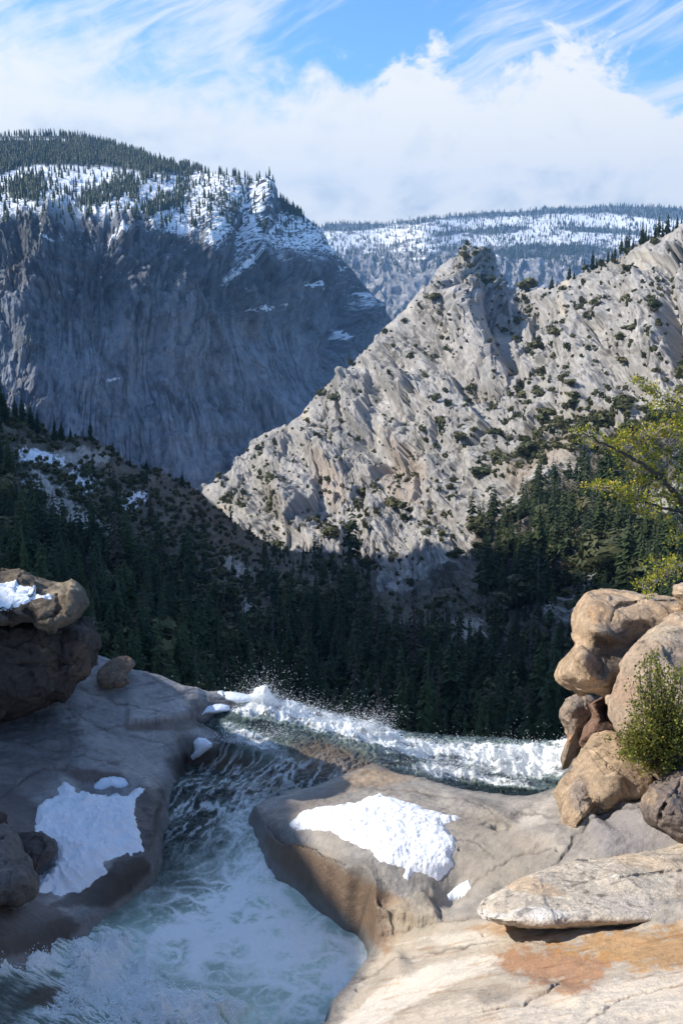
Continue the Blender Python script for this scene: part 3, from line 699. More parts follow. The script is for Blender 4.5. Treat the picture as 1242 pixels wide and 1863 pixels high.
WP = [(600, 1900), (610, 1863), (640, 1810), (672, 1775), (686, 1750), (682, 1722), (655, 1690), (620, 1668), (585, 1645), (550, 1618), (520, 1592), (500, 1562), (486, 1530), (478, 1508), (468, 1490), (490, 1468), (530, 1448), (590, 1432), (640, 1412), (680, 1398), (715, 1398), (745, 1410), (775, 1414), (820, 1425), (860, 1437), (905, 1444), (950, 1446), (985, 1442), (1015, 1430), (1035, 1405), (1062, 1370), (1085, 1345),
      (1085, 1310), (700, 1280), (560, 1262), (470, 1255), (440, 1272), (405, 1290), (372, 1308), (352, 1322), (362, 1338), (395, 1340), (388, 1360), (330, 1385), (318, 1408), (310, 1430), (296, 1455), (288, 1500), (274, 1540), (276, 1575), (262, 1605), (215, 1635), (170, 1665), (150, 1690), (120, 1700), (60, 1720), (0, 1745), (-80, 1775), (-80, 1900)]
WZ = [(0, 1745, 1.05), (-80, 1775, 1.3), (0, 1790, 0.95), (60, 1740, 0.8), (110, 1720, 0.6), (150, 1700, 0.28), (200, 1700, 0.05), (60, 1800, 0.72), (130, 1780, 0.4), (210, 1780, 0.12), (0, 1863, 0.95), (100, 1863, 0.75), (180, 1840, 0.52), (250, 1830, 0.42), (310, 1828, 0.35), (360, 1850, 0.34), (440, 1856, 0.12), (300, 1780, 0.03), (420, 1800, 0.02), (-80, 1863, 1.3), (300, 1880, 0.5), (500, 1863, 0.02), (600, 1863, 0),
      (300, 1700, 0), (400, 1700, 0), (550, 1700, 0), (650, 1760, 0), (520, 1600, 0), (400, 1600, 0), (290, 1600, 0), (480, 1510, 0), (380, 1520, 0), (290, 1480, 0.0), (400, 1450, 0.0), (320, 1420, 0.0), (480, 1440, 0.04), (560, 1425, 0.02), (640, 1405, 0.0), (350, 1385, -0.28), (400, 1392, -0.26), (450, 1385, -0.2), (480, 1360, -0.02), (400, 1350, -0.06), (560, 1380, 0.02), (620, 1370, -0.02), (540, 1340, 0.02),
      (400, 1310, 0.14), (450, 1290, 0.2), (520, 1300, 0.05), (600, 1320, -0.1), (700, 1370, -0.2), (740, 1395, -0.35), (680, 1340, -0.3), (760, 1360, -0.65), (800, 1400, -0.8), (860, 1425, -1.0), (900, 1390, -0.85), (950, 1435, -1.05), (1000, 1400, -1.0), (1040, 1380, -0.75), (960, 1372, -1.0), (860, 1355, -0.9), (1070, 1350, -0.5), (620, 1300, -0.25), (740, 1335, -0.7)]
c = np.array(WZ, float); wp_ = atz(c[:, 0], c[:, 1], c[:, 2])
twz = TPS(wp_[:, :2] / 5, c[:, 2], 2e-3)
wpl = np.array(WP, float)
# corner points of the shore in plan, each at its own water height
wi = np.array([0.0 if y > 1450 else 0 for x, y in WP])
for it in range(6):
    q = atz(wpl[:, 0], wpl[:, 1], wi); wi = np.clip(twz(q[:, 0] / 5, q[:, 1] / 5), -1.15, 1.3)
    for i_, (x_p, y_p) in enumerate(WP):      # the near side of the trough is seen at the edge of the rock above it
        if 700 < x_p < 1040 and 1390 < y_p < 1450: wi[i_] = np.interp(x_p, [700, 745, 775, 820, 860, 905, 950, 985, 1015, 1035], [0, .08, .2, .38, .52, .66, .74, .82, .9, .6])
WPL = atz(wpl[:, 0], wpl[:, 1], wi)[:, :2]
lip = [(-300, 1150, 1.5), (60, 1175, 1.25), (140, 1190, 1.15), (180, 1190, 1.12), (240, 1213, 1.0), (330, 1242, 0.75), (400, 1256, 0.5), (470, 1268, 0.28), (540, 1288, -0.1), (620, 1306, -0.3), (700, 1328, -0.6), (780, 1345, -0.9), (850, 1350, -1.0), (920, 1358, -1.1), (1000, 1372, -1.1), (1030, 1366, -0.9), (1062, 1340, -0.5), (1100, 1280, 0.1), (1400, 1200, 0.4)]
lp = np.array(lip, float); lq = atz(lp[:, 0], lp[:, 1], lp[:, 2]); o_ = np.argsort(lq[:, 0])
lipY = lambda x: np.interp(x, lq[o_, 0], lq[o_, 1])

nr, nc = 1080, 1000
uu = np.linspace(-0.47, 0.50, nc)[None, :].repeat(nr, 0)
Ys = np.geomspace(3.6, 27, nr)[:, None].repeat(nc, 1)
gxx = uu * Ys; gyy = Ys
def water_h(x, y):
    return np.clip(coarse(twz, x / 5, y / 5, 6), -1.2, 1.5)
rough_e = fbm(gxx * 2.5, gyy * 2.5, o=2) * 0.06 + fbm(gxx * 0.9, gyy * 0.9, o=2) * 0.14
dW = coarse(lambda a, b: polydist(a, b, WPL), gxx, gyy, 4) + rough_e
wz_g = water_h(gxx, gyy)
gz = coarse(tz, gxx / 5, gyy / 5, 8)
flow = fbm(gxx * 0.7, gyy * 1.6, o=4) * 0.11 + fbm(gxx * 2.4 + 3, gyy * 4.5, o=4) * 0.045 + fbm(gxx * 9, gyy * 13, o=4) * 0.014
flow = flow + 0.0
gz = gz + flow
ppx, ppy = proj(np.stack([gxx, gyy, gz], -1))
for it in range(2):
    pass
def gb(x, y, a, b, r, h):
    global gz
    R_ = 3 * max(a, b); S = window(ppx, ppy, x - R_, x + R_, y - R_, y + R_)
    gz[S] += h * gauss(ppx[S], ppy[S], x, y, a, b, r)
# rounded polished hollows and swells in the rock
gb(165, 1412, 34, 13, -8, -0.38); gb(205, 1428, 38, 14, 0, -0.30); gb(270, 1440, 18, 26, 20, 0.12)
gb(830, 1618, 36, 20, 30, -0.22); gb(700, 1640, 20, 16, 0, -0.12); gb(905, 1502, 16, 4, 0, -0.08); gb(950, 1488, 22, 7, 10, -0.07)
gb(640, 1600, 70, 16, -30, 0.10); gb(860, 1470, 60, 16, -15, 0.10); gb(920, 1600, 30, 20, 0, -0.1); gb(990, 1520, 50, 14, 10, 0.12); gb(1070, 1500, 40, 14, -25, 0.15)
gb(1120, 1470, 90, 14, -20, 0.1); gb(720, 1755, 20, 26, 30, 0.10); gb(980, 1800, 120, 16, -12, 0.06); gb(640, 1415, 60, 14, 20, 0.08); gb(1140, 1664, 200, 13, 0, 0.20); gb(960, 1664, 60, 12, 0, 0.10)
# exfoliation steps: one side of each line stands proud
def step(line, h, w, fall):
    """raise the rock on the left-hand side of a line of pixels and let it die away over the distance fall"""
    global gz
    P = np.array(line, float); S = window(ppx, ppy, P[:, 0].min() - 60, P[:, 0].max() + 60, P[:, 1].min() - 70, P[:, 1].max() + 60)
    X_, Y_p = ppx[S], ppy[S]; best = np.full(X_.shape, 1e9); sd = np.zeros(X_.shape)
    for i in range(1, len(P)):
        ex, ey = P[i] - P[i - 1]; L = math.hypot(ex, ey)
        t = ((X_ - P[i - 1, 0]) * ex + (Y_p - P[i - 1, 1]) * ey) / L ** 2; tc_ = np.clip(t, 0, 1)
        dx = X_ - P[i - 1, 0] - tc_ * ex; dy = Y_p - P[i - 1, 1] - tc_ * ey; d = np.hypot(dx, dy)
        s = np.sign(ex * (Y_p - P[i - 1, 1]) - ey * (X_ - P[i - 1, 0]))
        m = d < best; best = np.where(m, d, best); sd = np.where(m, s * d, sd)
    j = sd + fbm(X_ / 14, Y_p / 8, o=3) * 5
    ends = sstep(0, 14, X_ - P[:, 0].min()) * sstep(0, 14, P[:, 0].max() - X_)
    gz[S] += ends * h * sstep(-w, w, -j) * np.exp(-np.clip(-j, 0, None) / fall)
step([(225, 1322), (270, 1320), (320, 1312), (350, 1302), (372, 1300)], 0.14, 2.0, 26)
step([(640, 1640), (700, 1668), (760, 1680), (800, 1672)], 0.10, 2, 30)
def crackline(line, dpt, w):
    global gz
    P = np.array(line, float); S = window(ppx, ppy, P[:, 0].min() - 20, P[:, 0].max() + 20, P[:, 1].min() - 25, P[:, 1].max() + 25)
    X_ = ppx[S] + 9 * fbm(ppx[S] / 26, ppy[S] / 18, o=4); Y_p = ppy[S] + 9 * fbm(ppx[S] / 22 + 7, ppy[S] / 18, o=4)
    e = np.exp(-(linedist(X_, Y_p, P) / w) ** 2) * (0.6 + 0.8 * fbm(ppx[S] / 30, ppy[S] / 30, o=2))
    gz[S] -= dpt * np.clip(e, 0, 1); CRK[S] = np.maximum(CRK[S], np.clip(e, 0, 1))
CRK = np.zeros_like(gz)
for ln, dp, w in [([(520, 1560), (575, 1580), (640, 1600), (700, 1606)], .05, 2.2), ([(880, 1500), (950, 1476), (1020, 1488)], .03, 2), ([(1000, 1590), (1050, 1520), (1120, 1480), (1200, 1470)], .06, 2.5), ([(700, 1700), (790, 1678), (880, 1670)], .04, 2),
                  ([(640, 1790), (760, 1738), (900, 1712), (1020, 1716)], .02, 1.8), ([(880, 1836), (950, 1826), (1000, 1806), (1016, 1796)], .04, 2.2), ([(0, 1450), (60, 1404), (140, 1390)], .04, 2.4), ([(120, 1290), (200, 1330), (300, 1352), (340, 1390)], .025, 2.2),
                  ([(260, 1225), (330, 1262), (420, 1275)], .03, 2), ([(140, 1250), (230, 1285), (320, 1310)], .025, 2), ([(640, 1430), (760, 1440), (860, 1470), (930, 1500)], .02, 1.8), ([(860, 1600), (930, 1560), (1000, 1545)], .03, 2), ([(690, 1640), (715, 1670), (720, 1700)], .06, 3.5), ([(770, 1620), (800, 1650), (806, 1672)], .08, 4),
                  ([(1060, 1860), (1150, 1810), (1242, 1790)], .02, 1.8), ([(40, 1350), (120, 1370), (220, 1390)], .02, 2), ([(760, 1520), (860, 1530), (900, 1560)], .02, 1.6)]: crackline(ln, dp, w)
for x, y, r in [(716, 1668, 5), (703, 1655, 3), (835, 1545, 2.5), (905, 1502, 9), (925, 1504, 6), (880, 1700, 3), (650, 1800, 3), (1015, 1545, 4), (590, 1590, 3)]: gb(x, y, r, r * .7, 0, -.07)
# banks and bed
inside = sstep(-0.02, 0.22, dW)
bed = wz_g - 0.12 - 0.7 * sstep(0.0, 0.8, dW) * sstep(1440, 1480, ppy)
hollow = gauss(ppx, ppy, 405, 1385, 60, 18)
out_h = wz_g + 0.02 + np.clip(-dW * 1.2, 0, 0.10)
behind = sstep(-0.05, 0.3, gyy - lipY(gxx))
rw = np.clip(sstep(640, 560, ppx) * sstep(360, 440, ppx) * sstep(1480, 1520, ppy) * sstep(1690, 1640, ppy), 0, 1)
sh = 1 - 0.72 * rw * np.exp(-(np.clip(-dW, 0, None) / 0.30) ** 1.3)
gz = np.where((dW < 0) & (gz > wz_g) & (gyy < lipY(gxx)), wz_g + (gz - wz_g) * sh + 0.07 * rw * fbm(gxx * 3.3 + 5, gyy * 3.3, gz * 3, 4), gz)
gz = np.where(dW < 0, np.where(dW > -0.7, np.maximum(gz, out_h), gz), gz)
gz = lerp(gz, np.minimum(gz, bed), inside)
over = np.clip(gyy - lipY(gxx) - 0.03 * fbm(gxx * 3, gyy * 0, o=3), 0, None)
gz = gz - over * 0.5 - np.clip(over - 0.25, 0, None) * 3.0 - np.clip(over - 1.0, 0, None) * 12
Pg = np.stack([gxx, gyy, gz], -1)
ppx, ppy = proj(Pg)
# colour: grey, tan and cream water-polished granite with rust stains
s1, q1 = rot(ppx, ppy, 12)
a1 = fbm(ppx / 60, ppy / 26, o=5); a2 = fbm(ppx / 20 + 5, ppy / 10, o=4); a3 = fbm(s1 / 80 + 2, q1 / 9, o=5)
c = np.stack([0.30 + a1 * 0, 0.27 + a1 * 0, 0.235 + a1 * 0], -1)
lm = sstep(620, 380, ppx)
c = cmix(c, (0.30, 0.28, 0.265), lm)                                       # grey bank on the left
gr = fbm(gxx * 26, gyy * 26, o=3, gain=.7); sp_ = sstep(.25, .4, fbm(gxx * 11 + 5, gyy * 11, o=3))
c = c * (1 + 0.42 * a1 + 0.30 * a2 + 0.30 * gr - 0.18 * sp_)[..., None]
def paint(poly, col, w=1.0, soft=6, nz=12):
    p_ = np.array(poly, float); S = window(ppx, ppy, p_[:, 0].min() - 40, p_[:, 0].max() + 40, p_[:, 1].min() - 40, p_[:, 1].max() + 40)
    c[S] = cmix(c[S], col, w * sstep(-soft, soft, polydist(ppx[S], ppy[S], poly) + a2[S] * nz + a1[S] * nz))
paint([(600, 1900), (690, 1720), (760, 1690), (850, 1670), (1300, 1680), (1300, 1900)], (0.43, 0.36, 0.28), .8)
paint([(620, 1863), (700, 1790), (800, 1750), (900, 1735), (930, 1750), (820, 1790), (720, 1840), (690, 1900), (600, 1900)], (0.60, 0.54, 0.46), .85, 5, 8)
paint([(700, 1863), (850, 1815), (1000, 1810), (1300, 1750), (1300, 1900), (680, 1900)], (0.53, 0.45, 0.36), .8, 9, 24)
paint([(1010, 1820), (1130, 1790), (1300, 1770), (1300, 1900), (900, 1900), (900, 1850)], (0.57, 0.50, 0.41), .7, 12, 28)
paint([(900, 1735), (960, 1722), (1100, 1735), (1120, 1750), (1080, 1790), (1040, 1805), (980, 1790), (930, 1765)], (0.33, 0.17, 0.085), .85, 12, 34)
paint([(1000, 1720), (1100, 1700), (1300, 1685), (1300, 1750), (1150, 1760), (1060, 1740)], (0.42, 0.235, 0.09), .8, 12, 34)
paint([(840, 1690), (900, 1678), (960, 1690), (900, 1706)], (0.40, 0.24, 0.12), .7, 4, 8)
paint([(860, 1810), (900, 1785), (960, 1795), (920, 1822), (870, 1830)], (0.25, 0.21, 0.17), .7, 6, 10)
paint([(780, 1705), (860, 1692), (960, 1712), (860, 1722), (800, 1722)], (0.60, 0.54, 0.45), .6, 5, 8)
paint([(900, 1540), (980, 1500), (1030, 1440), (1010, 1440), (940, 1490)], (0.55, 0.49, 0.42), .6, 10, 14)
paint([(920, 1530), (1000, 1510), (1025, 1540), (960, 1560)], (0.50, 0.43, 0.35), .5, 10, 14)
paint([(650, 1390), (720, 1380), (760, 1410), (700, 1430), (600, 1440)], (0.33, 0.22, 0.12), .6, 10, 14)
paint([(480, 1520), (560, 1540), (640, 1590), (740, 1640), (760, 1680), (700, 1740), (660, 1690), (560, 1620), (490, 1560)], (0.27, 0.165, 0.09), .75, 6, 10)
paint([(700, 1650), (780, 1620), (800, 1690), (720, 1740)], (0.42, 0.35, 0.25), .6, 8, 12)
paint([(470, 1480), (520, 1460), (640, 1430), (620, 1450), (520, 1500), (500, 1520)], (0.22, 0.17, 0.13), .5, 8, 10)
paint([(830, 1480), (900, 1470), (1020, 1560), (900, 1640), (830, 1580)], (0.27, 0.23, 0.18), .6, 12, 20)
paint([(1060, 1490), (1242, 1440), (1300, 1560), (1100, 1560)], (0.24, 0.22, 0.22), .7, 12, 16)
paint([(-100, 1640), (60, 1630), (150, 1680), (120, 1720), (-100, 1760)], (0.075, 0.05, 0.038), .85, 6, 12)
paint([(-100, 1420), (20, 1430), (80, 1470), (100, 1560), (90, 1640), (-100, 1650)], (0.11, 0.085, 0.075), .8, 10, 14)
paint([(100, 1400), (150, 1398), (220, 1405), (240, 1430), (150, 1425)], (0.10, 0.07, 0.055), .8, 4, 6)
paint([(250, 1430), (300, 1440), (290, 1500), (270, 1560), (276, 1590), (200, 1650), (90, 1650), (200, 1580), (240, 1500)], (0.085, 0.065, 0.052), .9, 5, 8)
paint([(300, 1380), (400, 1360), (500, 1370), (480, 1410), (320, 1420)], (0.05, 0.04, 0.03), .85, 6, 10)  # hollow in the rapids: its shade painted into the rock colour
paint([(222, 1318), (350, 1304), (400, 1320), (320, 1330), (230, 1330)], (0.11, 0.075, 0.05), .7, 3, 4)
a3 = a3 + 0.3 * fbm(gxx * 1.1 + .5 * a1, gyy * 5 + gxx * 1.5, o=5)
streaks = sstep(0.10, 0.40, a3) * sstep(620, 500, ppx) * sstep(1500, 1420, ppy)
c = cmix(c, (0.07, 0.06, 0.06), streaks * 0.55)
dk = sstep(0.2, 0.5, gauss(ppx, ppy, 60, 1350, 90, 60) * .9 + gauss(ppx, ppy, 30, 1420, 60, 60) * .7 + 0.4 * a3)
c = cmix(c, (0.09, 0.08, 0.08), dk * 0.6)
stn = sstep(.12, .4, fbm(s1 / 90 + 11, q1 / 7, o=5)) * sstep(620, 720, ppx) * sstep(1640, 1700, ppy); c = cmix(c, c * np.array([.72, .58, .46]), stn * .75)
crack = sstep(0.93, 0.975, fbm(s1 / 130 + 40, q1 / 26, o=4, ridge=True)) * sstep(0.0, 0.3, a1 + 0.1)
c = cmix(c, (0.09, 0.07, 0.05), crack * 0.6)
pale = sstep(0.25, 0.5, fbm(s1 / 60 + 90, q1 / 12, o=4)) * sstep(600, 700, ppx) * sstep(1660, 1700, ppy)
c = cmix(c, (0.62, 0.57, 0.49), pale * 0.6)
c = cmix(c, (0.07, 0.055, 0.045), CRK * 0.75)
wet = np.clip(sstep(-0.55, 0.02, dW) * 1.0 + lm * 0.55 * sstep(1240, 1300, ppy), 0, 1)
c = c * (1 - 0.38 * sstep(-0.22, 0.0, dW + 0.06 * a2))[..., None]
keep = (over < 9)
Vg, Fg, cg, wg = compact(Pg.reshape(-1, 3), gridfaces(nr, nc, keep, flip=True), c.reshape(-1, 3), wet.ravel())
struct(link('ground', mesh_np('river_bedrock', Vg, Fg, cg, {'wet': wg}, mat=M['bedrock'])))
print('ground', round(time.time() - T0, 1))
_gp = (gxx, gyy, gz, ppx, ppy)
def ground_z(x, y):
    """height of the bedrock under a point"""
    r = np.log(np.asarray(y) / 3.6) / np.log(27 / 3.6) * (nr - 1); q = (np.asarray(x) / np.asarray(y) + 0.47) / 0.97 * (nc - 1)
    return gz[np.clip(r.astype(int), 0, nr - 1), np.clip(q.astype(int), 0, nc - 1)]

# ------------------------------------------------------------ river
nr2, nc2 = 1300, 900
u2 = np.linspace(-0.42, 0.34, nc2)[None, :].repeat(nr2, 0)
Y2 = np.geomspace(5.6, 21.5, nr2)[:, None].repeat(nc2, 1)
wx_, wy_ = u2 * Y2, Y2
wz = water_h(wx_, wy_)
pwx, pwy = proj(np.stack([wx_, wy_, wz], -1))
dw2 = coarse(lambda a, b: polydist(a, b, WPL), wx_, wy_, 4)
G_ = lambda x, y, a, b, r=0: gauss(pwx, pwy, x, y, a, b, r)
# white water: where, and how wild
white = np.clip(1.15 * G_(470, 1285, 75, 16, -6) + 1.1 * G_(560, 1306, 110, 15, -14) + 1.1 * G_(680, 1340, 110, 17, -18) + 1.25 * G_(880, 1376, 160, 20, -5) + 1.1 * G_(1000, 1380, 70, 26, 10) + 0.8 * G_(470, 1350, 60, 14, -25) + 1.1 * G_(860, 1414, 110, 8, -8) + 0.8 * G_(1050, 1365, 30, 20)
                + 1.25 * G_(330, 1845, 130, 30, 0) + 0.9 * G_(190, 1740, 60, 40, 20) + 1.0 * G_(60, 1745, 110, 20, 12) + 0.9 * G_(140, 1800, 110, 40, 20) + 0.8 * G_(240, 1790, 50, 60) , 0, 1.3)
white = white - 0.9 * G_(930, 1447, 60, 7, 0) - 0.5 * G_(740, 1378, 30, 8, -20) - 0.7 * G_(90, 1810, 60, 22, 25) - 0.35 * G_(700, 1365, 60, 6, -15)
runs = fbm(pwx / 70 + 3, pwy / 9 - pwx / 60, o=5, gain=.6); white = white * (1 + 1.7 * runs * (pwy < 1460))
white = np.clip(white, 0, 1.2)
cas = sstep(480, 380, pwx) * sstep(1670, 1700, pwy)
fs, fq = rot(pwx, pwy, -24)
strand = fbm(fs / 60, fq / 9, o=5, gain=.6, ridge=True)
white = np.clip(white * (1 + cas * (1.5 * (strand - .50))), 0, 1.2)
k1 = fbm(wx_ * 2.6, wy_ * 2.0, o=5, gain=0.6); k2 = fbm(wx_ * 7, wy_ * 5, o=5, gain=0.65); k3 = fbm(wx_ * 14, wy_ * 11, o=3, gain=0.6); trough = sstep(1475, 1450, pwy)
kh = lerp(fbm(wx_ * 5 + 9, wy_ * 4, o=3), fbm(wx_ * 1.8 + 9, wy_ * 6 + .6 * wx_, o=4), trough)
k2 = lerp(k2, fbm(wx_ * 3 + 20, wy_ * 11 + wx_, o=5, gain=.6), .75 * trough)
pool = fbm(wx_ * 1.6, wy_ * 1.6, o=4) * 0.035 + fbm(wx_ * 6, wy_ * 6 + k1, o=3) * 0.014
chan = sstep(1640, 1540, pwy)
rip = fbm(wx_ * 6 + 2 * k1, wy_ * 3 - 1.2 * wx_, o=5, gain=.6, ridge=True)
h = pool + cas * white * (strand - .5) * 0.07 + chan * (rip - 0.5) * 0.075 + white * (fbm(wx_ * 2.6, wy_ * 2.0, o=3) * 0.24 + kh * 0.11 + np.abs(k3) * 0.018)
h = h + 0.30 * G_(478, 1272, 22, 18) + 0.12 * G_(680, 1322, 20, 12) + 0.18 * G_(330, 1835, 60, 22) + 0.1 * G_(900, 1372, 90, 10, 0)
h = h * sstep(-0.3, 0.1, dw2 + 0.25)
over2 = np.clip(wy_ - lipY(wx_) + 0.08 * fbm(wx_ * 3, 0 * wx_, o=3), 0, None)
hz_ = wz + h - over2 * 0.3 - np.clip(over2 - 0.25, 0, None) * 2.4 - np.clip(over2 - .8, 0, None) * 6
# foam: laces of bubbles stretched by the stream, gathered where the plunge stirs the pool
sw = 0.9 * k1
wq1 = wx_ + 0.28 * fbm(wx_ * 0.9 + 3, wy_ * 0.9, o=4); wq2 = wy_ + 0.28 * fbm(wx_ * 0.9 + 30, wy_ * 0.9, o=4)
def lace(f, s, sx=1.0, sy=1.0):
    a = perlin(wq1 * f * sx + s, wq2 * f * sy + s * 2); b = perlin(wq1 * f * sx * 1.7 + s + 5, wq2 * f * sy * 1.7 + 9)
    return np.maximum(np.clip(1 - np.abs(a) * 2.7, 0, 1) ** 1.5, 0.6 * np.clip(1 - np.abs(b) * 2.9, 0, 1) ** 1.5)
L = np.maximum.reduce([lace(1.25, 3), 0.85 * lace(2.3, 13), 0.45 * lace(4.6, 23)])
L = np.clip(L, 0, 1) ** 1.1
cl_ = fbm(wq1 * 1.5 + 7, wq2 * 1.5, o=5, gain=.6)
fine = fbm(wq1 * 16, wq2 * 16, o=4, gain=.65)
dens = np.clip(0.95 * G_(560, 1760, 200, 130, -25) + 0.7 * G_(480, 1560, 55, 100, -12) + 0.5 * G_(440, 1470, 40, 60, -30) + 0.8 * G_(320, 1720, 90, 70) + .5 * G_(400, 1640, 90, 60), 0, 1)
foam = sstep(0.25, 1.0, L * (0.25 + 0.85 * dens) + 0.95 * cl_ * dens + 0.45 * fine * (0.3 + dens) + 0.28 * dens - 0.02)
foam = np.clip(foam * (0.25 + 0.9 * dens), 0, 1)
edge = np.exp(-(np.clip(dw2 - 0.02 - 0.05 * cl_, 0, None) / 0.10) ** 2) * sstep(1480, 1560, pwy) * sstep(420, 500, pwx)
foam = np.maximum(foam, edge * (0.7 + 0.5 * fine))
streakf = sstep(0.55, 0.85, fbm(wq1 * 5 - wq2 * 1.5, wq2 * 1.3, o=4, ridge=True) + 0.2 * fine) * chan * 0.55 * np.clip(G_(420, 1460, 90, 70, 20) + 0.9 * G_(560, 1410, 100, 22, -10) + 0.5 * G_(330, 1470, 40, 60), 0, 1)
foam = np.maximum(foam, streakf)
wf = sstep(0.36, 1.05, white + 1.0 * k2 + 0.35 * k3 + 0.6 * runs)
wf = lerp(wf, sstep(0.26, 0.60, strand + 0.22 * k2 + 0.3 * (white - .8)) * sstep(.1, .4, white), cas * 0.55)
foam = np.maximum(foam, wf)
foam = np.maximum(foam, G_(250, 1600, 30, 10, -40) * (0.5 + fine))
turb = np.clip(1.0 * G_(560, 1750, 200, 150, -20) + 0.7 * G_(490, 1580, 70, 90) + 0.6 * G_(300, 1720, 120, 80) + white, 0, 1)
turb = np.clip(turb + 0.35 * cl_, 0, 1)
thin = np.clip(1.0 * G_(620, 1400, 90, 30, -20) + G_(560, 1370, 110, 26, -12) + 0.5 * G_(480, 1430, 60, 20) + G_(400, 1385, 60, 20) * 1.0, 0, 1) * (1 - sstep(1470, 1520, pwy))
c = np.zeros(wx_.shape + (3,)) + np.array([0.012, 0.022, 0.020])
c = cmix(c, (0.58, 0.76, 0.64), turb * 0.9)
c = cmix(c, lerp(.10, .40, sstep(-.3, .5, runs))[..., None] * np.array([.95, 1.06, 1.12]), sstep(.1, .6, white) * trough)
c = cmix(c, np.stack([0.16 + .1 * k2, 0.115 + .08 * k2, 0.075 + .05 * k2], -1), thin * sstep(380, 520, pwx + 2 * (pwy - 1400)) * 0.8)
c = cmix(c, (0.06, 0.04, 0.02), sstep(0.3, 0.8, G_(400, 1385, 70, 20) + G_(90, 1810, 60, 22, 25) + .4 * G_(460, 1330, 40, 8)) * 0.8)  # shade of the hollow darkened into the water colour as well
c = cmix(c, (0.90, 0.93, 0.91), np.clip(foam, 0, 1) ** 0.75)
wm, g_, b_ = new_mat('river_water')
a_ = g_.node('ShaderNodeAttribute'); a_.attribute_name = 'Col'; g_.put(b_.inputs['Base Color'], a_.outputs[0])
f_ = g_.node('ShaderNodeAttribute'); f_.attribute_name = 'foam'
g_.put(b_.inputs['Roughness'], g_.math('MULTIPLY_ADD', f_.outputs['Fac'], 0.6, 0.08, clamp=True)); b_.inputs['IOR'].default_value = 1.333
geo = g_.node('ShaderNodeNewGeometry')
nn = g_.noise(geo.outputs['Position'], 14, 6, 0.65, 0.5); nb = g_.noise(geo.outputs['Position'], 60, 4, 0.7)
bp = g_.node('ShaderNodeBump'); bp.inputs['Distance'].default_value = 0.03; bp.inputs['Strength'].default_value = 1
g_.put(bp.inputs['Height'], g_.math('MULTIPLY_ADD', nb, g_.math('MULTIPLY_ADD', f_.outputs['Fac'], 0.35, 0.08), nn)); g_.put(b_.inputs['Normal'], bp.outputs[0])
M['river'] = wm
keep = (dw2 > -0.28) & (over2 < 6)
Pw = np.stack([wx_, wy_, hz_], -1)
Vw, Fw, cw, fw = compact(Pw.reshape(-1, 3), gridfaces(nr2, nc2, keep, flip=True), c.reshape(-1, 3), foam.ravel())
struct(link('water', mesh_np('river_surface', Vw, Fw, cw, {'foam': fw}, mat=wm)))
WATER = (Pw, white, foam, pwx, pwy, dw2, over2)

# flying droplets and clots of froth
def octas(P, R, stretch=None):
    """many tiny eight-sided drops in one mesh"""
    n = len(P); base_ = np.array([[1, 0, 0], [-1, 0, 0], [0, 1, 0], [0, -1, 0], [0, 0, 1], [0, 0, -1]], np.float32)
    A_ = rng.normal(size=(n, 3)); A_ /= np.linalg.norm(A_, axis=1)[:, None]
    B_ = np.cross(A_, rng.normal(size=(n, 3))); B_ /= np.linalg.norm(B_, axis=1)[:, None]; C_ = np.cross(A_, B_)
    s = rng.uniform(0.6, 1.5, (n, 3)) * R[:, None]
    V = base_[None, :, 0:1] * (A_ * s[:, :1])[:, None] + base_[None, :, 1:2] * (B_ * s[:, 1:2])[:, None] + base_[None, :, 2:3] * (C_ * s[:, 2:])[:, None] + P[:, None]
    f = np.array([[0, 2, 4], [2, 1, 4], [1, 3, 4], [3, 0, 4], [2, 0, 5], [1, 2, 5], [3, 1, 5], [0, 3, 5]])
    return V.reshape(-1, 3), (f[None] + 6 * np.arange(n)[:, None, None]).reshape(-1, 3)
dm, g_, b_ = new_mat('froth'); b_.inputs['Base Color'].default_value = (0.88, 0.91, 0.93, 1); b_.inputs['Roughness'].default_value = 0.35
cand = np.argwhere((white + 0.6 * k2 > 0.55) & (dw2 > 0) & (over2 < 0.3))
sel = cand[rng.integers(0, len(cand), 9000)]
Pd = Pw[sel[:, 0], sel[:, 1]] + rng.normal(size=(len(sel), 3)) * 0.02
Pd[:, 2] += np.abs(rng.normal(size=len(sel))) * 0.035
Pl, Rl = [Pd], [rng.uniform(0.004, 0.012, len(Pd))]
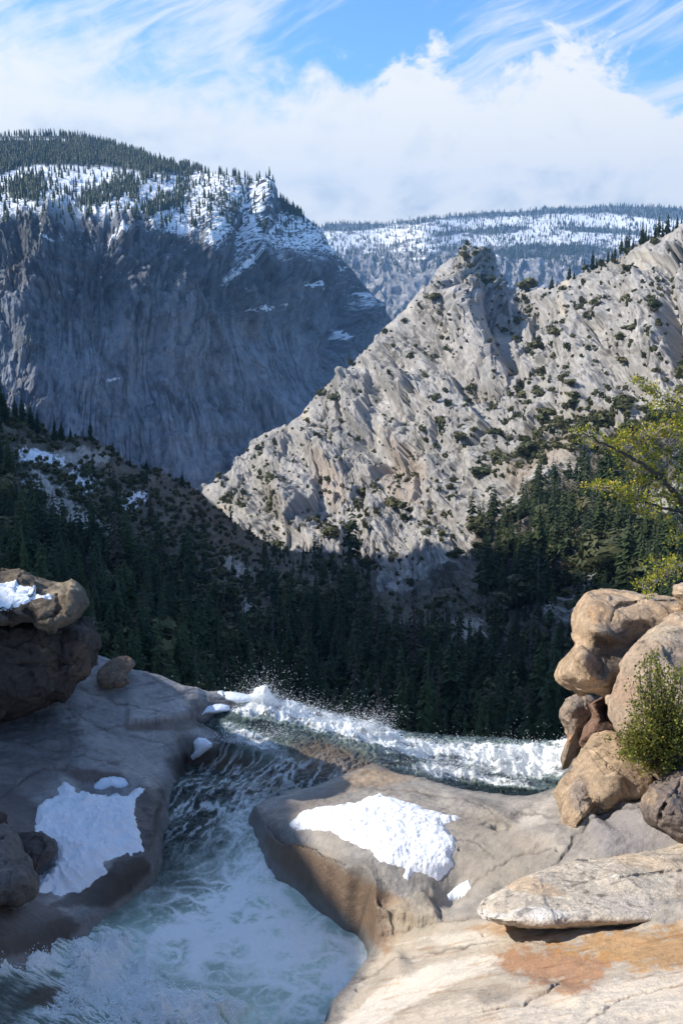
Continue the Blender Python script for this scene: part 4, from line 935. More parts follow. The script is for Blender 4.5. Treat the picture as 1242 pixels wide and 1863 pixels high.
# bursts: (pixel, forward distance, width, height, count)
for x, y, Yd, w, hh, n in [(x_, y_, Y_d, w_, h_, int(n_ * 1.7)) for x_, y_, Y_d, w_, h_, n_ in [(480, 1285, 18.2, 0.16, 0.36, 2200), (455, 1290, 18.2, 0.28, 0.20, 1500), (520, 1295, 18.3, 0.35, 0.18, 1600), (600, 1312, 18.2, 0.4, 0.14, 1500), (682, 1330, 18.0, 0.15, 0.26, 1500), (740, 1350, 17.8, 0.15, 0.08, 300), (640, 1335, 17.8, 0.2, 0.08, 400),
                           (835, 1372, 17.6, 0.16, 0.16, 700), (925, 1380, 17.4, 0.25, 0.22, 1500), (1005, 1385, 17.2, 0.14, 0.20, 700), (780, 1362, 17.7, 0.2, 0.10, 500), (1040, 1375, 17, 0.2, 0.16, 700), (900, 1400, 16.8, 0.9, 0.1, 2500), (430, 1350, 16.8, 0.18, 0.14, 600), (470, 1340, 17, 0.3, 0.14, 600),
                           (130, 1720, 12.2, 0.35, 0.10, 400), (200, 1750, 11.6, 0.3, 0.12, 500), (40, 1750, 12.0, 0.4, 0.08, 300), (330, 1850, 10.4, 0.45, 0.12, 1100), (240, 1800, 11, 0.3, 0.12, 400), (180, 1700, 12.6, 0.15, 0.12, 300)]]:
    b_p = at(x, y, Yd)
    q = np.stack([rng.normal(size=n) * w, rng.normal(size=n) * 0.35 * min(w, .5), rng.exponential(size=n) * hh * 0.55], -1)
    q[:, 0] *= (1 + 0.5 * q[:, 2] / hh)
    Pl.append(b_p + q); Rl.append(rng.uniform(0.0022, 0.0065, n) * (1 + (rng.random(n) > .93) * 0.9))
V, Fq = octas(np.concatenate(Pl), np.concatenate(Rl))
tag(link('spray', mesh_np('spray', V, Fq, mat=dm, smooth=True)), 'white spray and froth flying above the rapids', 'spray', kind='stuff')
print('water', round(time.time() - T0, 1))

# ------------------------------------------------------------ boulders: closed solids with their own front and back
def blob(outline, Y, front, back, k=2.4, lean=0.0, bumps=(), cracks=(), xt=0.0, rough=0.03, nt=300, nrr=150, seed=0.0, bottom=0.0):
    O = np.array(outline, float); cx, cy = O.mean(0)
    # resample the outline by angle through a smooth closed curve
    Oc = np.concatenate([O, O[:1]]); seg = np.r_[0, np.cumsum(np.hypot(*np.diff(Oc, axis=0).T))]
    t_ = np.linspace(0, seg[-1], nt, endpoint=False)
    ox = np.interp(t_, seg, Oc[:, 0]); oy = np.interp(t_, seg, Oc[:, 1])
    for _ in range(3):
        ox = (np.roll(ox, 1) + 2 * ox + np.roll(ox, -1)) / 4; oy = (np.roll(oy, 1) + 2 * oy + np.roll(oy, -1)) / 4
    th = np.linspace(-1, 1, nrr)            # -1 back pole, 0 rim, 1 front pole
    s = np.cos(th * math.pi / 2)            # 0..1 radius
    rad = s ** 0.9
    hgt = np.sign(th) * (1 - s ** k) ** (1 / 2.0)
    qx = cx + (ox - cx)[None] * rad[:, None]; qy = cy + (oy - cy)[None] * rad[:, None]
    Yd = Y - np.where(hgt > 0, hgt * front, hgt * back)[:, None] + lean * (cy - qy) / 100 + xt * (qx - cx) / 100
    fr = np.clip(hgt, 0, 1)[:, None] * (1 + 0 * qx)
    wgt = np.clip(fr * 2.2, 0, 1)
    for x, y, a, b, r, hh in bumps: Yd = Yd - hh * gauss(qx, qy, x, y, a, b, r) * wgt
    for line, dpt, w in cracks:
        j = linedist(qx + 3 * fbm(qx / 9, qy / 9, o=2), qy + 3 * fbm(qx / 9 + 7, qy / 9, o=2), line)
        Yd = Yd + dpt * np.exp(-(j / w) ** 2) * wgt
    P = at(qx, qy, Yd)
    N = normals(np.concatenate([P, P[:, :1]], 1))[:, :-1]
    dsp = fbm(P[..., 0] * 1.7 + seed, P[..., 1] * 1.7, P[..., 2] * 1.7, 4) * rough * 2.2 + fbm(P[..., 0] * 7 + seed, P[..., 1] * 7, P[..., 2] * 7, 4) * rough * 0.6
    dsp = dsp + facets(P[..., 0] * 1.5 + seed + .3 * P[..., 1], P[..., 2] * 1.7 + seed, 5)[0] * rough * 1.6 + facets(P[..., 0] * 4 + seed, P[..., 2] * 4.4 + .5 * P[..., 1], 15)[0] * rough * 0.5
    dsp = dsp * sstep(0, 0.25, s)[:, None]
    P = P + N * dsp[..., None]
    return P, qx, qy, fr
def paint_blob(P, qx, qy, base_c, patches=(), vary=0.3, seed=0.0):
    a = fbm(P[..., 0] * 2.5 + seed, P[..., 1] * 2.5, P[..., 2] * 2.5, 5); b = fbm(P[..., 0] * 9 + seed, P[..., 1] * 9, P[..., 2] * 9, 3)
    c = np.zeros(qx.shape + (3,)) + np.array(base_c); c = c * (1 + vary * a * 1.6 + 0.2 * b)[..., None]
    l1 = fbm(P[..., 0] * 16 + seed, P[..., 1] * 16, P[..., 2] * 16, 3, gain=.7); l2 = fbm(P[..., 0] * 6 + seed + 9, P[..., 1] * 6, P[..., 2] * 6, 4)
    for x, y, rx, ry, r, col, w in patches:
        c = cmix(c, col, np.clip(w * sstep(0.3, 0.65, gauss(qx, qy, x, y, rx, ry, r) + 0.35 * a + 0.2 * b), 0, 1))
    c = c * (1 + .55 * l1)[..., None]; c = cmix(c, c * .45, sstep(.18, .42, l2)); c = cmix(c, np.minimum(c * 1.5, .7), sstep(.22, .4, -l2))
    return c
def boulder(name, outline, Y, front, back, label, colr, patches=(), mat='boulder', wetv=0.0, cat='boulder', group=None, **kw):
    P, qx, qy, fr = blob(outline, Y, front, back, **kw)
    c = paint_blob(P, qx, qy, colr, patches, seed=kw.get('seed', 0))
    base_ = P.reshape(-1, 3).mean(0); base_[2] = P[..., 2].min()
    o = thing_mesh(name, P, gridfaces(*P.shape[:2], flip=True, wrap=True), base_, label, cat, M[mat], group, c, {'wet': np.full(P.shape[:2], wetv)})
    return o, P, qx, qy, fr
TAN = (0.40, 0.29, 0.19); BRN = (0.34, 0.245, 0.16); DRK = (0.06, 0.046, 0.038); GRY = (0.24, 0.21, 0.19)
oA, PA, ax, ay, af = boulder('boulder', [(-120, 1040), (-60, 1036), (0, 1038), (30, 1040), (55, 1048), (80, 1062), (105, 1068), (135, 1068), (150, 1080), (155, 1098), (148, 1118), (126, 1138), (100, 1144), (80, 1138), (60, 1128), (30, 1136), (0, 1140), (-120, 1140)], 15.8, 1.0, 1.4,
    'flat-topped brown granite block with old snow, on top of the dark overhanging boulder', (0.13, 0.10, 0.07),
    [(110, 1075, 40, 10, 0, (0.30, 0.24, 0.16), .8), (30, 1120, 60, 14, 0, (0.09, 0.07, 0.06), .8), (100, 1120, 16, 20, 0, (0.16, 0.12, 0.08), .5)],
    k=3.2, lean=1.5, rough=0.06, seed=4, cracks=[([(48, 1110), (70, 1128), (100, 1122), (110, 1100), (104, 1082)], 0.12, 3.5), ([(0, 1112), (30, 1128)], 0.15, 5)], bumps=[(135, 1105, 22, 24, 0, 0.15), (20, 1090, 50, 18, 0, 0.1)])
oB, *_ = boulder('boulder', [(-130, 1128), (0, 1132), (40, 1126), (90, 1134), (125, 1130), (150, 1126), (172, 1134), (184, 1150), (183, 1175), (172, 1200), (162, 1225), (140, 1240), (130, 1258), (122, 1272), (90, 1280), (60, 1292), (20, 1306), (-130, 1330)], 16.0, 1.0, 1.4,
    'big dark brown overhanging boulder at the left edge, carrying the snow-dusted block', DRK,  # base colour kept dark to carry the shade of the overhang
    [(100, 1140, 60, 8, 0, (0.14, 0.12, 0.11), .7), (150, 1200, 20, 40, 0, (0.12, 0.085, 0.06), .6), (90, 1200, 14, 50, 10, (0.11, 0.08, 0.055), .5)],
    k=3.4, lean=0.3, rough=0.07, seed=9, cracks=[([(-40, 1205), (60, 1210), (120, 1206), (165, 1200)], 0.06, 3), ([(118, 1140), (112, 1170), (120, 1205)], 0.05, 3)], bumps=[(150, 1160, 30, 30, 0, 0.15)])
# upper right mass and its neighbours
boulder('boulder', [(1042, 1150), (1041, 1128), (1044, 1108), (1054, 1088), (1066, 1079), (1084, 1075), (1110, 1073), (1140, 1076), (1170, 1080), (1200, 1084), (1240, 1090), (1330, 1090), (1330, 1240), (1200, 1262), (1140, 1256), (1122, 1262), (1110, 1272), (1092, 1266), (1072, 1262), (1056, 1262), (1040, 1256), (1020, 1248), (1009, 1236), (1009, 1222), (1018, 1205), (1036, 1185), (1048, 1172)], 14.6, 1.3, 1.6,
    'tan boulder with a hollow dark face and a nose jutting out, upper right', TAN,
    [(1118, 1195, 56, 54, 20, (0.10, 0.08, 0.065), .9), (1165, 1150, 50, 30, 10, (0.10, 0.08, 0.07), .75), (1090, 1115, 26, 22, 0, (0.42, 0.26, 0.14), .6), (1150, 1085, 60, 10, 0, (0.46, 0.35, 0.24), .5)],  # dark face: varnish stain together with shade painted into the colour
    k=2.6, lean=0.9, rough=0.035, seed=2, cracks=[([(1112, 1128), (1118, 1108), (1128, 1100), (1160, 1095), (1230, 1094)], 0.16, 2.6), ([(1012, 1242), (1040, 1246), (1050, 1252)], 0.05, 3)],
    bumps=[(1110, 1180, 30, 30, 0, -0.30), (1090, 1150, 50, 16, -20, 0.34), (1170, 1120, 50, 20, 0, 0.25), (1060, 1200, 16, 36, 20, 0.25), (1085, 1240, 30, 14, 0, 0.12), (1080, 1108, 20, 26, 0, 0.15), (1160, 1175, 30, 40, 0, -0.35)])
boulder('boulder', [(1112, 1310), (1111, 1275), (1118, 1245), (1128, 1222), (1140, 1196), (1160, 1168), (1180, 1146), (1204, 1126), (1230, 1116), (1280, 1112), (1360, 1112), (1360, 1430), (1220, 1430), (1160, 1380), (1126, 1340)], 12.9, 1.0, 1.5,
    'large speckled tan boulder behind the green bush at the right edge', (0.38, 0.29, 0.21),
    [(1230, 1200, 30, 12, -20, (0.16, 0.14, 0.13), .7), (1140, 1260, 30, 40, 0, (0.36, 0.235, 0.16), .6), (1200, 1150, 60, 20, 0, (0.46, 0.38, 0.28), .5)], k=2.4, lean=0.8, rough=0.04, seed=13, bumps=[(1230, 1205, 40, 10, -25, -0.12), (1200, 1160, 50, 20, 0, 0.1)])
boulder('boulder', [(1014, 1306), (1016, 1290), (1024, 1274), (1036, 1266), (1052, 1264), (1066, 1268), (1078, 1272), (1086, 1284), (1088, 1300), (1080, 1318), (1070, 1334), (1062, 1350), (1060, 1375), (1050, 1396), (1020, 1402), (1018, 1380), (1026, 1362), (1030, 1344), (1026, 1326)], 16.2, 0.5, 0.7,
    'smooth grey-tan rock pillar standing under the jutting nose beside the falls', (0.30, 0.235, 0.18), [(1035, 1345, 12, 14, 0, (0.40, 0.24, 0.13), .7), (1050, 1290, 20, 16, 0, (0.25, 0.22, 0.2), .6)], k=2.2, rough=0.03, seed=21, bumps=[(1045, 1290, 20, 18, 0, 0.08)])
boulder('boulder', [(1074, 1282), (1082, 1276), (1100, 1268), (1126, 1256), (1160, 1256), (1170, 1345), (1120, 1350), (1085, 1350), (1060, 1362), (1052, 1352), (1058, 1338), (1066, 1322), (1080, 1308), (1080, 1296)], 15.4, 0.45, 0.8,
    'red-brown rock with a dark cave, between the pillar and the speckled boulder', (0.19, 0.115, 0.08), [(1105, 1300, 20, 22, 0, (0.06, 0.03, 0.025), .8)], k=2.2, rough=0.03, seed=22, bumps=[(1112, 1288, 24, 20, -20, -0.75), (1090, 1335, 26, 12, -20, 0.2)])  # shade inside the cave painted dark over the dent
boulder('boulder', [(1012, 1442), (1018, 1428), (1032, 1408), (1044, 1392), (1054, 1374), (1064, 1354), (1078, 1340), (1100, 1336), (1130, 1338), (1170, 1350), (1220, 1380), (1260, 1420), (1220, 1460), (1185, 1462), (1150, 1478), (1130, 1488), (1105, 1488), (1084, 1484), (1066, 1494), (1054, 1506), (1040, 1518), (1028, 1508), (1024, 1490), (1018, 1466)], 12.3, 0.7, 1.0,
    'rounded tan boulder below the green bush, beside the white water', (0.36, 0.265, 0.175), [(1050, 1440, 20, 40, 0, (0.28, 0.235, 0.2), .7), (1100, 1380, 40, 30, 20, (0.44, 0.32, 0.2), .5), (1170, 1420, 40, 30, 0, (0.28, 0.2, 0.14), .6), (1130, 1480, 40, 8, 0, (0.14, 0.1, 0.07), .7)],
    k=2.3, lean=0.9, rough=0.045, seed=31, cracks=[([(1104, 1390), (1116, 1402), (1126, 1412)], 0.05, 2.0), ([(1084, 1484), (1074, 1450), (1066, 1410)], 0.07, 7)], bumps=[(1110, 1420, 34, 40, 0, 0.22), (1046, 1450, 16, 36, 0, 0.12), (1150, 1464, 40, 10, 0, -0.15)])
boulder('boulder', [(1168, 1470), (1170, 1448), (1182, 1430), (1204, 1416), (1236, 1404), (1280, 1398), (1360, 1400), (1360, 1560), (1240, 1530), (1196, 1502), (1176, 1488)], 10.6, 0.55, 0.8,
    'dark grey-brown lichened boulder at the right edge, below the green bush', (0.17, 0.135, 0.115), [(1180, 1450, 14, 20, 0, (0.34, 0.25, 0.17), .6)], k=2.3, lean=0.8, rough=0.05, seed=41, cracks=[([(1196, 1500), (1204, 1470), (1230, 1440), (1242, 1410)], 0.06, 3)])
boulder('boulder', [(1222, 1080), (1226, 1066), (1240, 1058), (1262, 1054), (1320, 1056), (1320, 1120), (1250, 1116), (1236, 1106), (1230, 1092)], 13.9, 0.5, 0.6,
    'small pale boulder cut by the right edge, on top of the jutting boulder', (0.44, 0.34, 0.24), k=2.4, rough=0.03, seed=51)
boulder('rock_slab', [(868, 1648), (874, 1636), (900, 1622), (950, 1598), (1000, 1582), (1060, 1570), (1120, 1562), (1180, 1552), (1242, 1536), (1360, 1510), (1360, 1690), (1242, 1677), (1200, 1680), (1130, 1681), (1040, 1684), (960, 1688), (910, 1684), (882, 1674), (870, 1662)], 9.3, 0.36, 0.75,
    'long cream-white granite slab resting over a dark gap, lower right', (0.50, 0.43, 0.345),
    [(960, 1612, 80, 16, -12, (0.48, 0.33, 0.2), .6), (960, 1664, 110, 14, 0, (0.66, 0.61, 0.55), .8), (1180, 1570, 80, 14, -10, (0.5, 0.38, 0.26), .6), (1160, 1650, 90, 24, -8, (0.48, 0.42, 0.37), .6), (1235, 1625, 14, 30, 0, (0.26, 0.2, 0.15), .6)],
    cat='rock slab', k=3.6, lean=1.35, xt=-0.12, rough=0.022, seed=61, nt=500, nrr=220, cracks=[([(1130, 1600), (1160, 1592), (1242, 1586)], 0.06, 4), ([(1000, 1580), (1040, 1606), (1090, 1590)], 0.04, 8)],
    bumps=[(1180, 1612, 90, 20, -12, 0.10), (980, 1650, 80, 20, 0, 0.06), (930, 1662, 40, 14, 0, 0.05)])
boulder('rock', [(178, 1240), (180, 1222), (190, 1210), (204, 1200), (220, 1196), (236, 1199), (244, 1208), (238, 1218), (230, 1226), (236, 1242), (224, 1249), (200, 1253), (184, 1250)], 17.55, 0.25, 0.3,
    'small low brown rock lying on the grey slab right of the overhanging boulder', (0.17, 0.12, 0.085), cat='rock', k=3.0, lean=1.4, rough=0.02, seed=71, nt=160, nrr=80)
boulder('boulder', [(24, 1528), (32, 1518), (56, 1514), (82, 1518), (100, 1530), (106, 1546), (96, 1562), (80, 1576), (66, 1592), (48, 1598), (32, 1580), (24, 1556)], 11.7, 0.4, 0.5,
    'dark wet rounded boulder against the left side of the shaded snow patch', (0.07, 0.052, 0.045), k=2.3, lean=0.8, rough=0.03, seed=81, wetv=0.7)
boulder('boulder', [(-90, 1500), (-20, 1504), (4, 1512), (20, 1526), (34, 1548), (50, 1572), (62, 1598), (58, 1618), (30, 1636), (-90, 1650)], 10.7, 0.5, 0.6,
    'grey-brown cracked rock at the left edge, in front of the dark wet boulder', (0.13, 0.11, 0.095), k=2.4, lean=0.8, rough=0.05, seed=82, wetv=0.3)
boulder('boulder', [(-60, 1470), (-10, 1474), (10, 1484), (18, 1498), (14, 1512), (-10, 1520), (-60, 1522)], 11.9, 0.25, 0.4,
    'small dark brown knob of rock at the left edge, above the grey-brown cracked rock', (0.08, 0.05, 0.04), k=2.3, rough=0.03, seed=83, nt=140, nrr=80)
# lumps of ice by the lip
boulder('ice_lump', [(340, 1286), (352, 1279), (375, 1275), (398, 1277), (416, 1284), (418, 1292), (400, 1297), (380, 1299), (366, 1302), (358, 1312), (350, 1312), (348, 1300)], 18.0, 0.25, 0.3,
    'smooth white ice lump with a drip, on the rock step left of the falls', (.8, .85, .9), mat='ice', cat='ice', k=2.2, lean=1.0, rough=0.012, seed=91, nt=140, nrr=70)
boulder('ice_lump', [(384, 1263), (394, 1258), (420, 1257), (445, 1262), (464, 1270), (455, 1278), (430, 1281), (410, 1277), (396, 1270)], 18.4, 0.2, 0.25,
    'long low white ice lump nearest the big splash on the lip', (.8, .85, .9), mat='ice', cat='ice', k=2.2, lean=1.2, rough=0.012, seed=92, nt=140, nrr=70)
boulder('ice_lump', [(348, 1378), (354, 1366), (352, 1350), (360, 1342), (374, 1343), (388, 1352), (386, 1360), (374, 1368), (362, 1378), (352, 1382)], 16.6, 0.15, 0.15,
    'little curved white ice tongue hanging over the dark hollow in the rapids', (.8, .85, .9), mat='ice', cat='ice', k=2.2, rough=0.01, seed=93, nt=120, nrr=60)
# ------------------------------------------------------------ snow lying on the rock
def snow_on(Pg_, qx, qy, poly, label, th=0.10, up=None, rag=6, soft=12, wave=0.02, name='snow_patch', mat='snow', cat='snow patch'):
    x0, y0 = np.min(poly, 0) - 25; x1, y1 = np.max(poly, 0) + 25
    m = (qx > x0) & (qx < x1) & (qy > y0) & (qy < y1)
    r = np.where(m.any(1))[0]; cc = np.where(m.any(0))[0]
    S = (slice(r[0], r[-1] + 1), slice(cc[0], cc[-1] + 1))
    P = Pg_[S]; a, b = qx[S], qy[S]
    d = polydist(a, b, poly) + (fbm(a / 17, b / 14, o=2, gain=.5) * 1.5 + fbm(a / 6.5 + 3, b / 6.5, o=1) * 0.35) * rag
    t = sstep(-2.5, soft, d) * th
    wv = (fbm(P[..., 0] * 4, P[..., 1] * 6, o=3, ridge=True) - .6) * wave * 1.6 + fbm(P[..., 0] * 5, P[..., 1] * 9, o=4) * wave + fbm(P[..., 0] * 1.2, P[..., 1] * 1.2, o=2) * wave * 1.5
    Q = P.copy(); lift = t + wv * sstep(0, soft * 1.5, d) - 0.012
    Q[..., 2] += np.maximum(lift, 0.016 * sstep(0, soft * .7, d) - 0.012)
    keep = (d > -1.5) & m[S]
    left = keep.copy(); best = keep & False                                        # keep the largest connected patch
    while left.sum() > best.sum():
        seed = np.zeros_like(keep); seed[np.unravel_index(np.argmax(np.where(left, d, -99)), d.shape)] = True
        while True:
            n_ = seed.copy(); n_[1:] |= seed[:-1]; n_[:-1] |= seed[1:]; n_[:, 1:] |= n_[:, :-1].copy(); n_[:, :-1] |= n_[:, 1:].copy(); n_ &= left
            if (n_ == seed).all(): break
            seed = n_
        left &= ~seed
        if seed.sum() > best.sum(): best = seed
    keep = best
    V, Fq = compact(Q.reshape(-1, 3), gridfaces(*a.shape, keep, flip=up is None))
    # closed underside following the rock
    U = P.copy(); U[..., 2] -= 0.03
    V2, F2 = compact(U.reshape(-1, 3), gridfaces(*a.shape, keep, flip=up is not None))
    base_ = V.mean(0)
    e = np.concatenate([Fq[:, [0, 1]], Fq[:, [1, 2]], Fq[:, [2, 3]], Fq[:, [3, 0]]]); ks = np.sort(e, 1); ku = ks[:, 0].astype(np.int64) * len(V) + ks[:, 1]
    _, ix, ct = np.unique(ku, return_index=True, return_counts=True); be = e[ix[ct == 1]]          # close the rim
    rim = np.stack([be[:, 1], be[:, 0], be[:, 0] + len(V), be[:, 1] + len(V)], 1)
    return thing_mesh(name, np.concatenate([V, V2]), np.concatenate([Fq, F2 + len(V), rim]), base_, label, cat, M[mat])
snow_on(Pg, ppx, ppy, [(522, 1500), (544, 1478), (575, 1466), (615, 1462), (645, 1458), (670, 1447), (690, 1442), (712, 1450), (745, 1458), (790, 1474), (848, 1488), (820, 1496), (806, 1502), (826, 1520), (830, 1532), (822, 1556), (830, 1574), (812, 1590), (796, 1606), (775, 1592), (752, 1586), (742, 1606), (730, 1594), (736, 1580), (716, 1576), (690, 1568), (672, 1548), (640, 1536), (622, 1530), (600, 1514), (562, 1511), (540, 1512)],
        'bright sunlit snow patch on the brown rock in the middle of the river bank', th=0.075, rag=4, soft=15)
snow_on(Pg, ppx, ppy, [(66, 1470), (82, 1452), (108, 1445), (104, 1432), (118, 1420), (130, 1426), (140, 1438), (165, 1442), (200, 1444), (235, 1442), (252, 1430), (270, 1432), (262, 1446), (244, 1452), (250, 1480), (258, 1520), (262, 1548), (240, 1556), (215, 1560), (190, 1570), (200, 1590), (180, 1600), (150, 1622), (110, 1630), (70, 1624), (64, 1600), (80, 1588), (104, 1560), (102, 1534), (84, 1518), (62, 1514)],
        'large blue-white snow patch in the shade on the left bank', th=0.10, rag=5.5, soft=18, wave=0.06)
snow_on(Pg, ppx, ppy, [(172, 1428), (182, 1420), (205, 1416), (228, 1419), (234, 1428), (222, 1435), (190, 1436), (168, 1434)],
        'smooth grey-white ice filling the hollow above the shaded snow patch', th=0.10, rag=1, soft=6, wave=0.003, name='ice_sheet', mat='ice', cat='ice')
snow_on(Pg, ppx, ppy, [(812, 1628), (830, 1612), (852, 1600), (856, 1614), (840, 1634), (816, 1640)],
        'small pink-grey ice tongue in the cleft below the tip of the sunlit snow patch', th=0.05, rag=1, soft=5, wave=0.003, name='ice_sheet', mat='ice', cat='ice')
fm = af > 0.02
snow_on(PA, np.where(fm, ax, -9e3), ay, [(-80, 1062), (0, 1058), (30, 1060), (60, 1070), (98, 1080), (102, 1088), (80, 1090), (56, 1088), (60, 1096), (40, 1098), (20, 1104), (0, 1112), (-80, 1112)],
        'thin old snow on the flat-topped brown block at the left edge', th=0.04, rag=5, soft=6, up=True)

# unseen rock wall added beyond the left edge of the frame to shade the left bank and the pool
EW = [atz(x, y, z) for x, y, z in [(620, 1900, .4), (690, 1750, .3), (668, 1690, .5), (600, 1590, .7), (552, 1500, .8), (560, 1460, .7), (520, 1400, 0.0), (430, 1300, .2)]]
cw_ = crest(EW, -28)
wy = np.linspace(-6, 40, 140)
pf = np.polyfit(cw_[:, 1], cw_[:, 2], 2); wzc = np.polyval(pf, np.clip(wy, cw_[0, 1], cw_[-1, 1])); print('crest', cw_[:, 1:].round(1).tolist(), pf)
wzc = np.where(wy > cw_[-1, 1], cw_[-1, 2] - 0.6 * (wy - cw_[-1, 1]), wzc) + 0.15 * fbm(wy / 1.8, 0 * wy, o=4) - 0.3
prof = [(-9, -14), (-5, -4), (-1.5, -0.6), (0, 0), (1.2, -1.0), (3.5, -6), (6, -13), (9, -19)]
rows = []
for k in range(81):
    tt = k / 80 * (len(prof) - 1); i = min(int(tt), len(prof) - 2); f_ = tt - i
    rows.append(np.stack([-28 + prof[i][0] * (1 - f_) + prof[i + 1][0] * f_ + 0 * wy, wy, wzc + prof[i][1] * (1 - f_) + prof[i + 1][1] * f_], -1))
R = np.array(rows); R[..., 0] += 0.8 * fbm(R[..., 1] / 4, R[..., 2] / 4, o=5) * np.clip((np.abs(np.arange(81) - 34.3) - 4) / 8, 0, 1)[:, None]
struct(link('shade_wall', mesh_np('shading_rock_wall', R, gridfaces(81, 140), np.full((81 * 140, 3), 0.2), {'wet': np.zeros(81 * 140)}, mat=M['boulder'])))
print('foreground', round(time.time() - T0, 1))
# ============================================================ VEGETATION
def tris(list_of):
    V = np.concatenate([v for v, f in list_of]); off = 0; Fs = []
    for v, f in list_of: Fs.append(f + off); off += len(v)
    return V, np.concatenate(Fs)
def conifer(levels, per, sub, R=0.17, base_h=0.10, seed=1, taper=0.85, droop=0.35, gaps=0.08, wid=0.42):
    """crown of a tree one metre tall: whorls of drooping sprays; every spray a few crossed leaf-thin blades"""
    r = np.random.default_rng(seed); V = []; Fq = []
    def tri(a, b, c): Fq.append((len(V), len(V) + 1, len(V) + 2)); V.extend([a, b, c])
    for i in range(levels):
        t = i / (levels - 1); h = base_h + (0.985 - base_h) * t ** 0.92
        rad = R * ((1 - t) ** taper + 0.03) * r.uniform(0.75, 1.12) * (0.62 + 0.38 * min(1, t / 0.12))
        n = max(3, int(per * (1 - 0.5 * t)))
        a0 = r.uniform(0, 6.28)
        for j in range(n):
            if r.random() < gaps: continue
            a = a0 + 6.283 * (j + r.uniform(-.3, .3)) / n; L = rad * r.uniform(0.65, 1.15)
            d = np.array([math.cos(a), math.sin(a), 0]); p = np.array([-d[1], d[0], 0]); w = L * wid
            hh = h + r.uniform(-.012, .012); dr = -droop * L * r.uniform(.6, 1.4)
            b0 = np.array([0, 0, hh + 0.02]); tip = d * L + [0, 0, hh + dr]; mid = d * L * 0.55 + np.array([0, 0, hh + dr * 0.2])
            tri(b0, mid - p * w, tip); tri(b0, tip, mid + p * w)
            if sub < 0: continue
            tri(b0 + [0, 0, .01], mid + [0, 0, w * .5], tip); tri(b0, tip, mid - np.array([0, 0, w * 0.8]))
            for k in range(sub):
                f_ = r.uniform(.3, 1.0); q = b0 + (tip - b0) * f_ + p * r.uniform(-w, w) * (1.2 - f_) * 1.3
                s = L * r.uniform(.12, .26)
                e1 = r.normal(size=3) * s; e2 = r.normal(size=3) * s * .6
                tri(q, q + e1 + [0, 0, -s * .5], q + e2 + [0, 0, -s * .3])
    return np.array(V), np.array(Fq)
def conetree(seed, R):
    """a far-off conifer: ragged overlapping skirts"""
    r = np.random.default_rng(seed); V = []; Fq = []
    for k in range(4):
        z0, z1, rr = .06 + .22 * k, min(1, .5 + .2 * k), R * (1 - .22 * k); n = 5
        b = len(V); V.append((0, 0, z1)); a0 = r.uniform(0, 6)
        for i in range(2 * n): q = rr * (r.uniform(.8, 1.25) if i % 2 else r.uniform(.4, .6)); V.append((q * math.cos(a0 + 3.1416 * i / n), q * math.sin(a0 + 3.1416 * i / n), z0 + r.uniform(-.03, .05)))
        Fq += [(b, b + 1 + i, b + 1 + (i + 1) % (2 * n)) for i in range(2 * n)]
    return np.array(V, float), np.array(Fq)
def trunk_mesh(r0, h, n=6, top=0.15):
    V = []; 
    for k, (z, r) in enumerate([(-0.06, r0 * 1.25), (0.03, r0), (0.5 * h, r0 * .62), (h, r0 * top)]):
        for i in range(n): V.append((r * math.cos(6.283 * i / n), r * math.sin(6.283 * i / n), z))
    Fq = []
    for k in range(3):
        for i in range(n):
            a, b = k * n + i, k * n + (i + 1) % n
            Fq += [(a, b, b + n), (a, b + n, a + n)]
    Fq += [(3 * n, 3 * n + 1 + i, 3 * n + 2 + i) for i in range(n - 2)]
    return np.array(V, float), np.array(Fq)
def leafball(n, seed, lobes=7, size=0.16, flat=0.75, core=0.55):
    """a shrub or round tree one metre wide: leaf clumps on several overlapping lobes"""
    r = np.random.default_rng(seed); V = []; Fq = []
    L = [(np.array([0, 0, .36]), .38)] + [(np.array([r.uniform(-.3, .3), r.uniform(-.3, .3), r.uniform(.12, .62)]), r.uniform(.16, .28)) for _ in range(lobes)]
    wts = np.array([l[1] ** 2 for l in L]); wts /= wts.sum()
    for i in range(n):
        c, rr = L[r.choice(len(L), p=wts)]
        d = r.normal(size=3); d /= np.linalg.norm(d); p = c + d * rr * r.uniform(.75, 1.08) * np.array([1, 1, flat])
        t = r.normal(size=3); t -= d * t.dot(d) * 0.6; t /= np.linalg.norm(t); b = np.cross(d, t)
        s = size * r.uniform(.5, 1.2)
        Fq.append((len(V), len(V) + 1, len(V) + 2)); V.extend([p + t * s, p - t * s * .5 + b * s * .8, p - t * s * .5 - b * s * .8])
    V = np.array(V); V[:, 2] -= V[:, 2].min() * .9
    return V, np.array(Fq)
def snag(seed):
    r = np.random.default_rng(seed); V, Fq = trunk_mesh(0.014, 1.0, 5, .1); P = [(V, Fq)]
    for i in range(46):
        h = r.uniform(.2, .97); a = r.uniform(0, 6.28); L = 0.13 * (1 - h) ** .6 * r.uniform(.4, 1.2) + .015
        d = np.array([math.cos(a), math.sin(a), r.uniform(-.4, .3)]); p = np.array([-d[1], d[0], 0]) * .004
        b = np.array([0, 0, h]); t = b + d * L
        P.append((np.array([b - p, b + p, t, b + [0, 0, .008], b - [0, 0, .008], t]), np.array([(0, 1, 2), (3, 4, 5)])))
        for k in range(2):
            q = b + d * L * r.uniform(.4, .9); e = q + r.normal(size=3) * L * .3
            P.append((np.array([q, q + [0, 0, .006], e]), np.array([(0, 1, 2)])))
    return tris(P)
def tintcol(V, Fq, seed, v=0.28):
    r = np.random.default_rng(seed); f = 1 + r.uniform(-v, v, len(Fq)); c = np.ones(len(V)); c[Fq.ravel()] = np.repeat(f, 3)
    return np.stack([c, c, c], -1) * 0.8

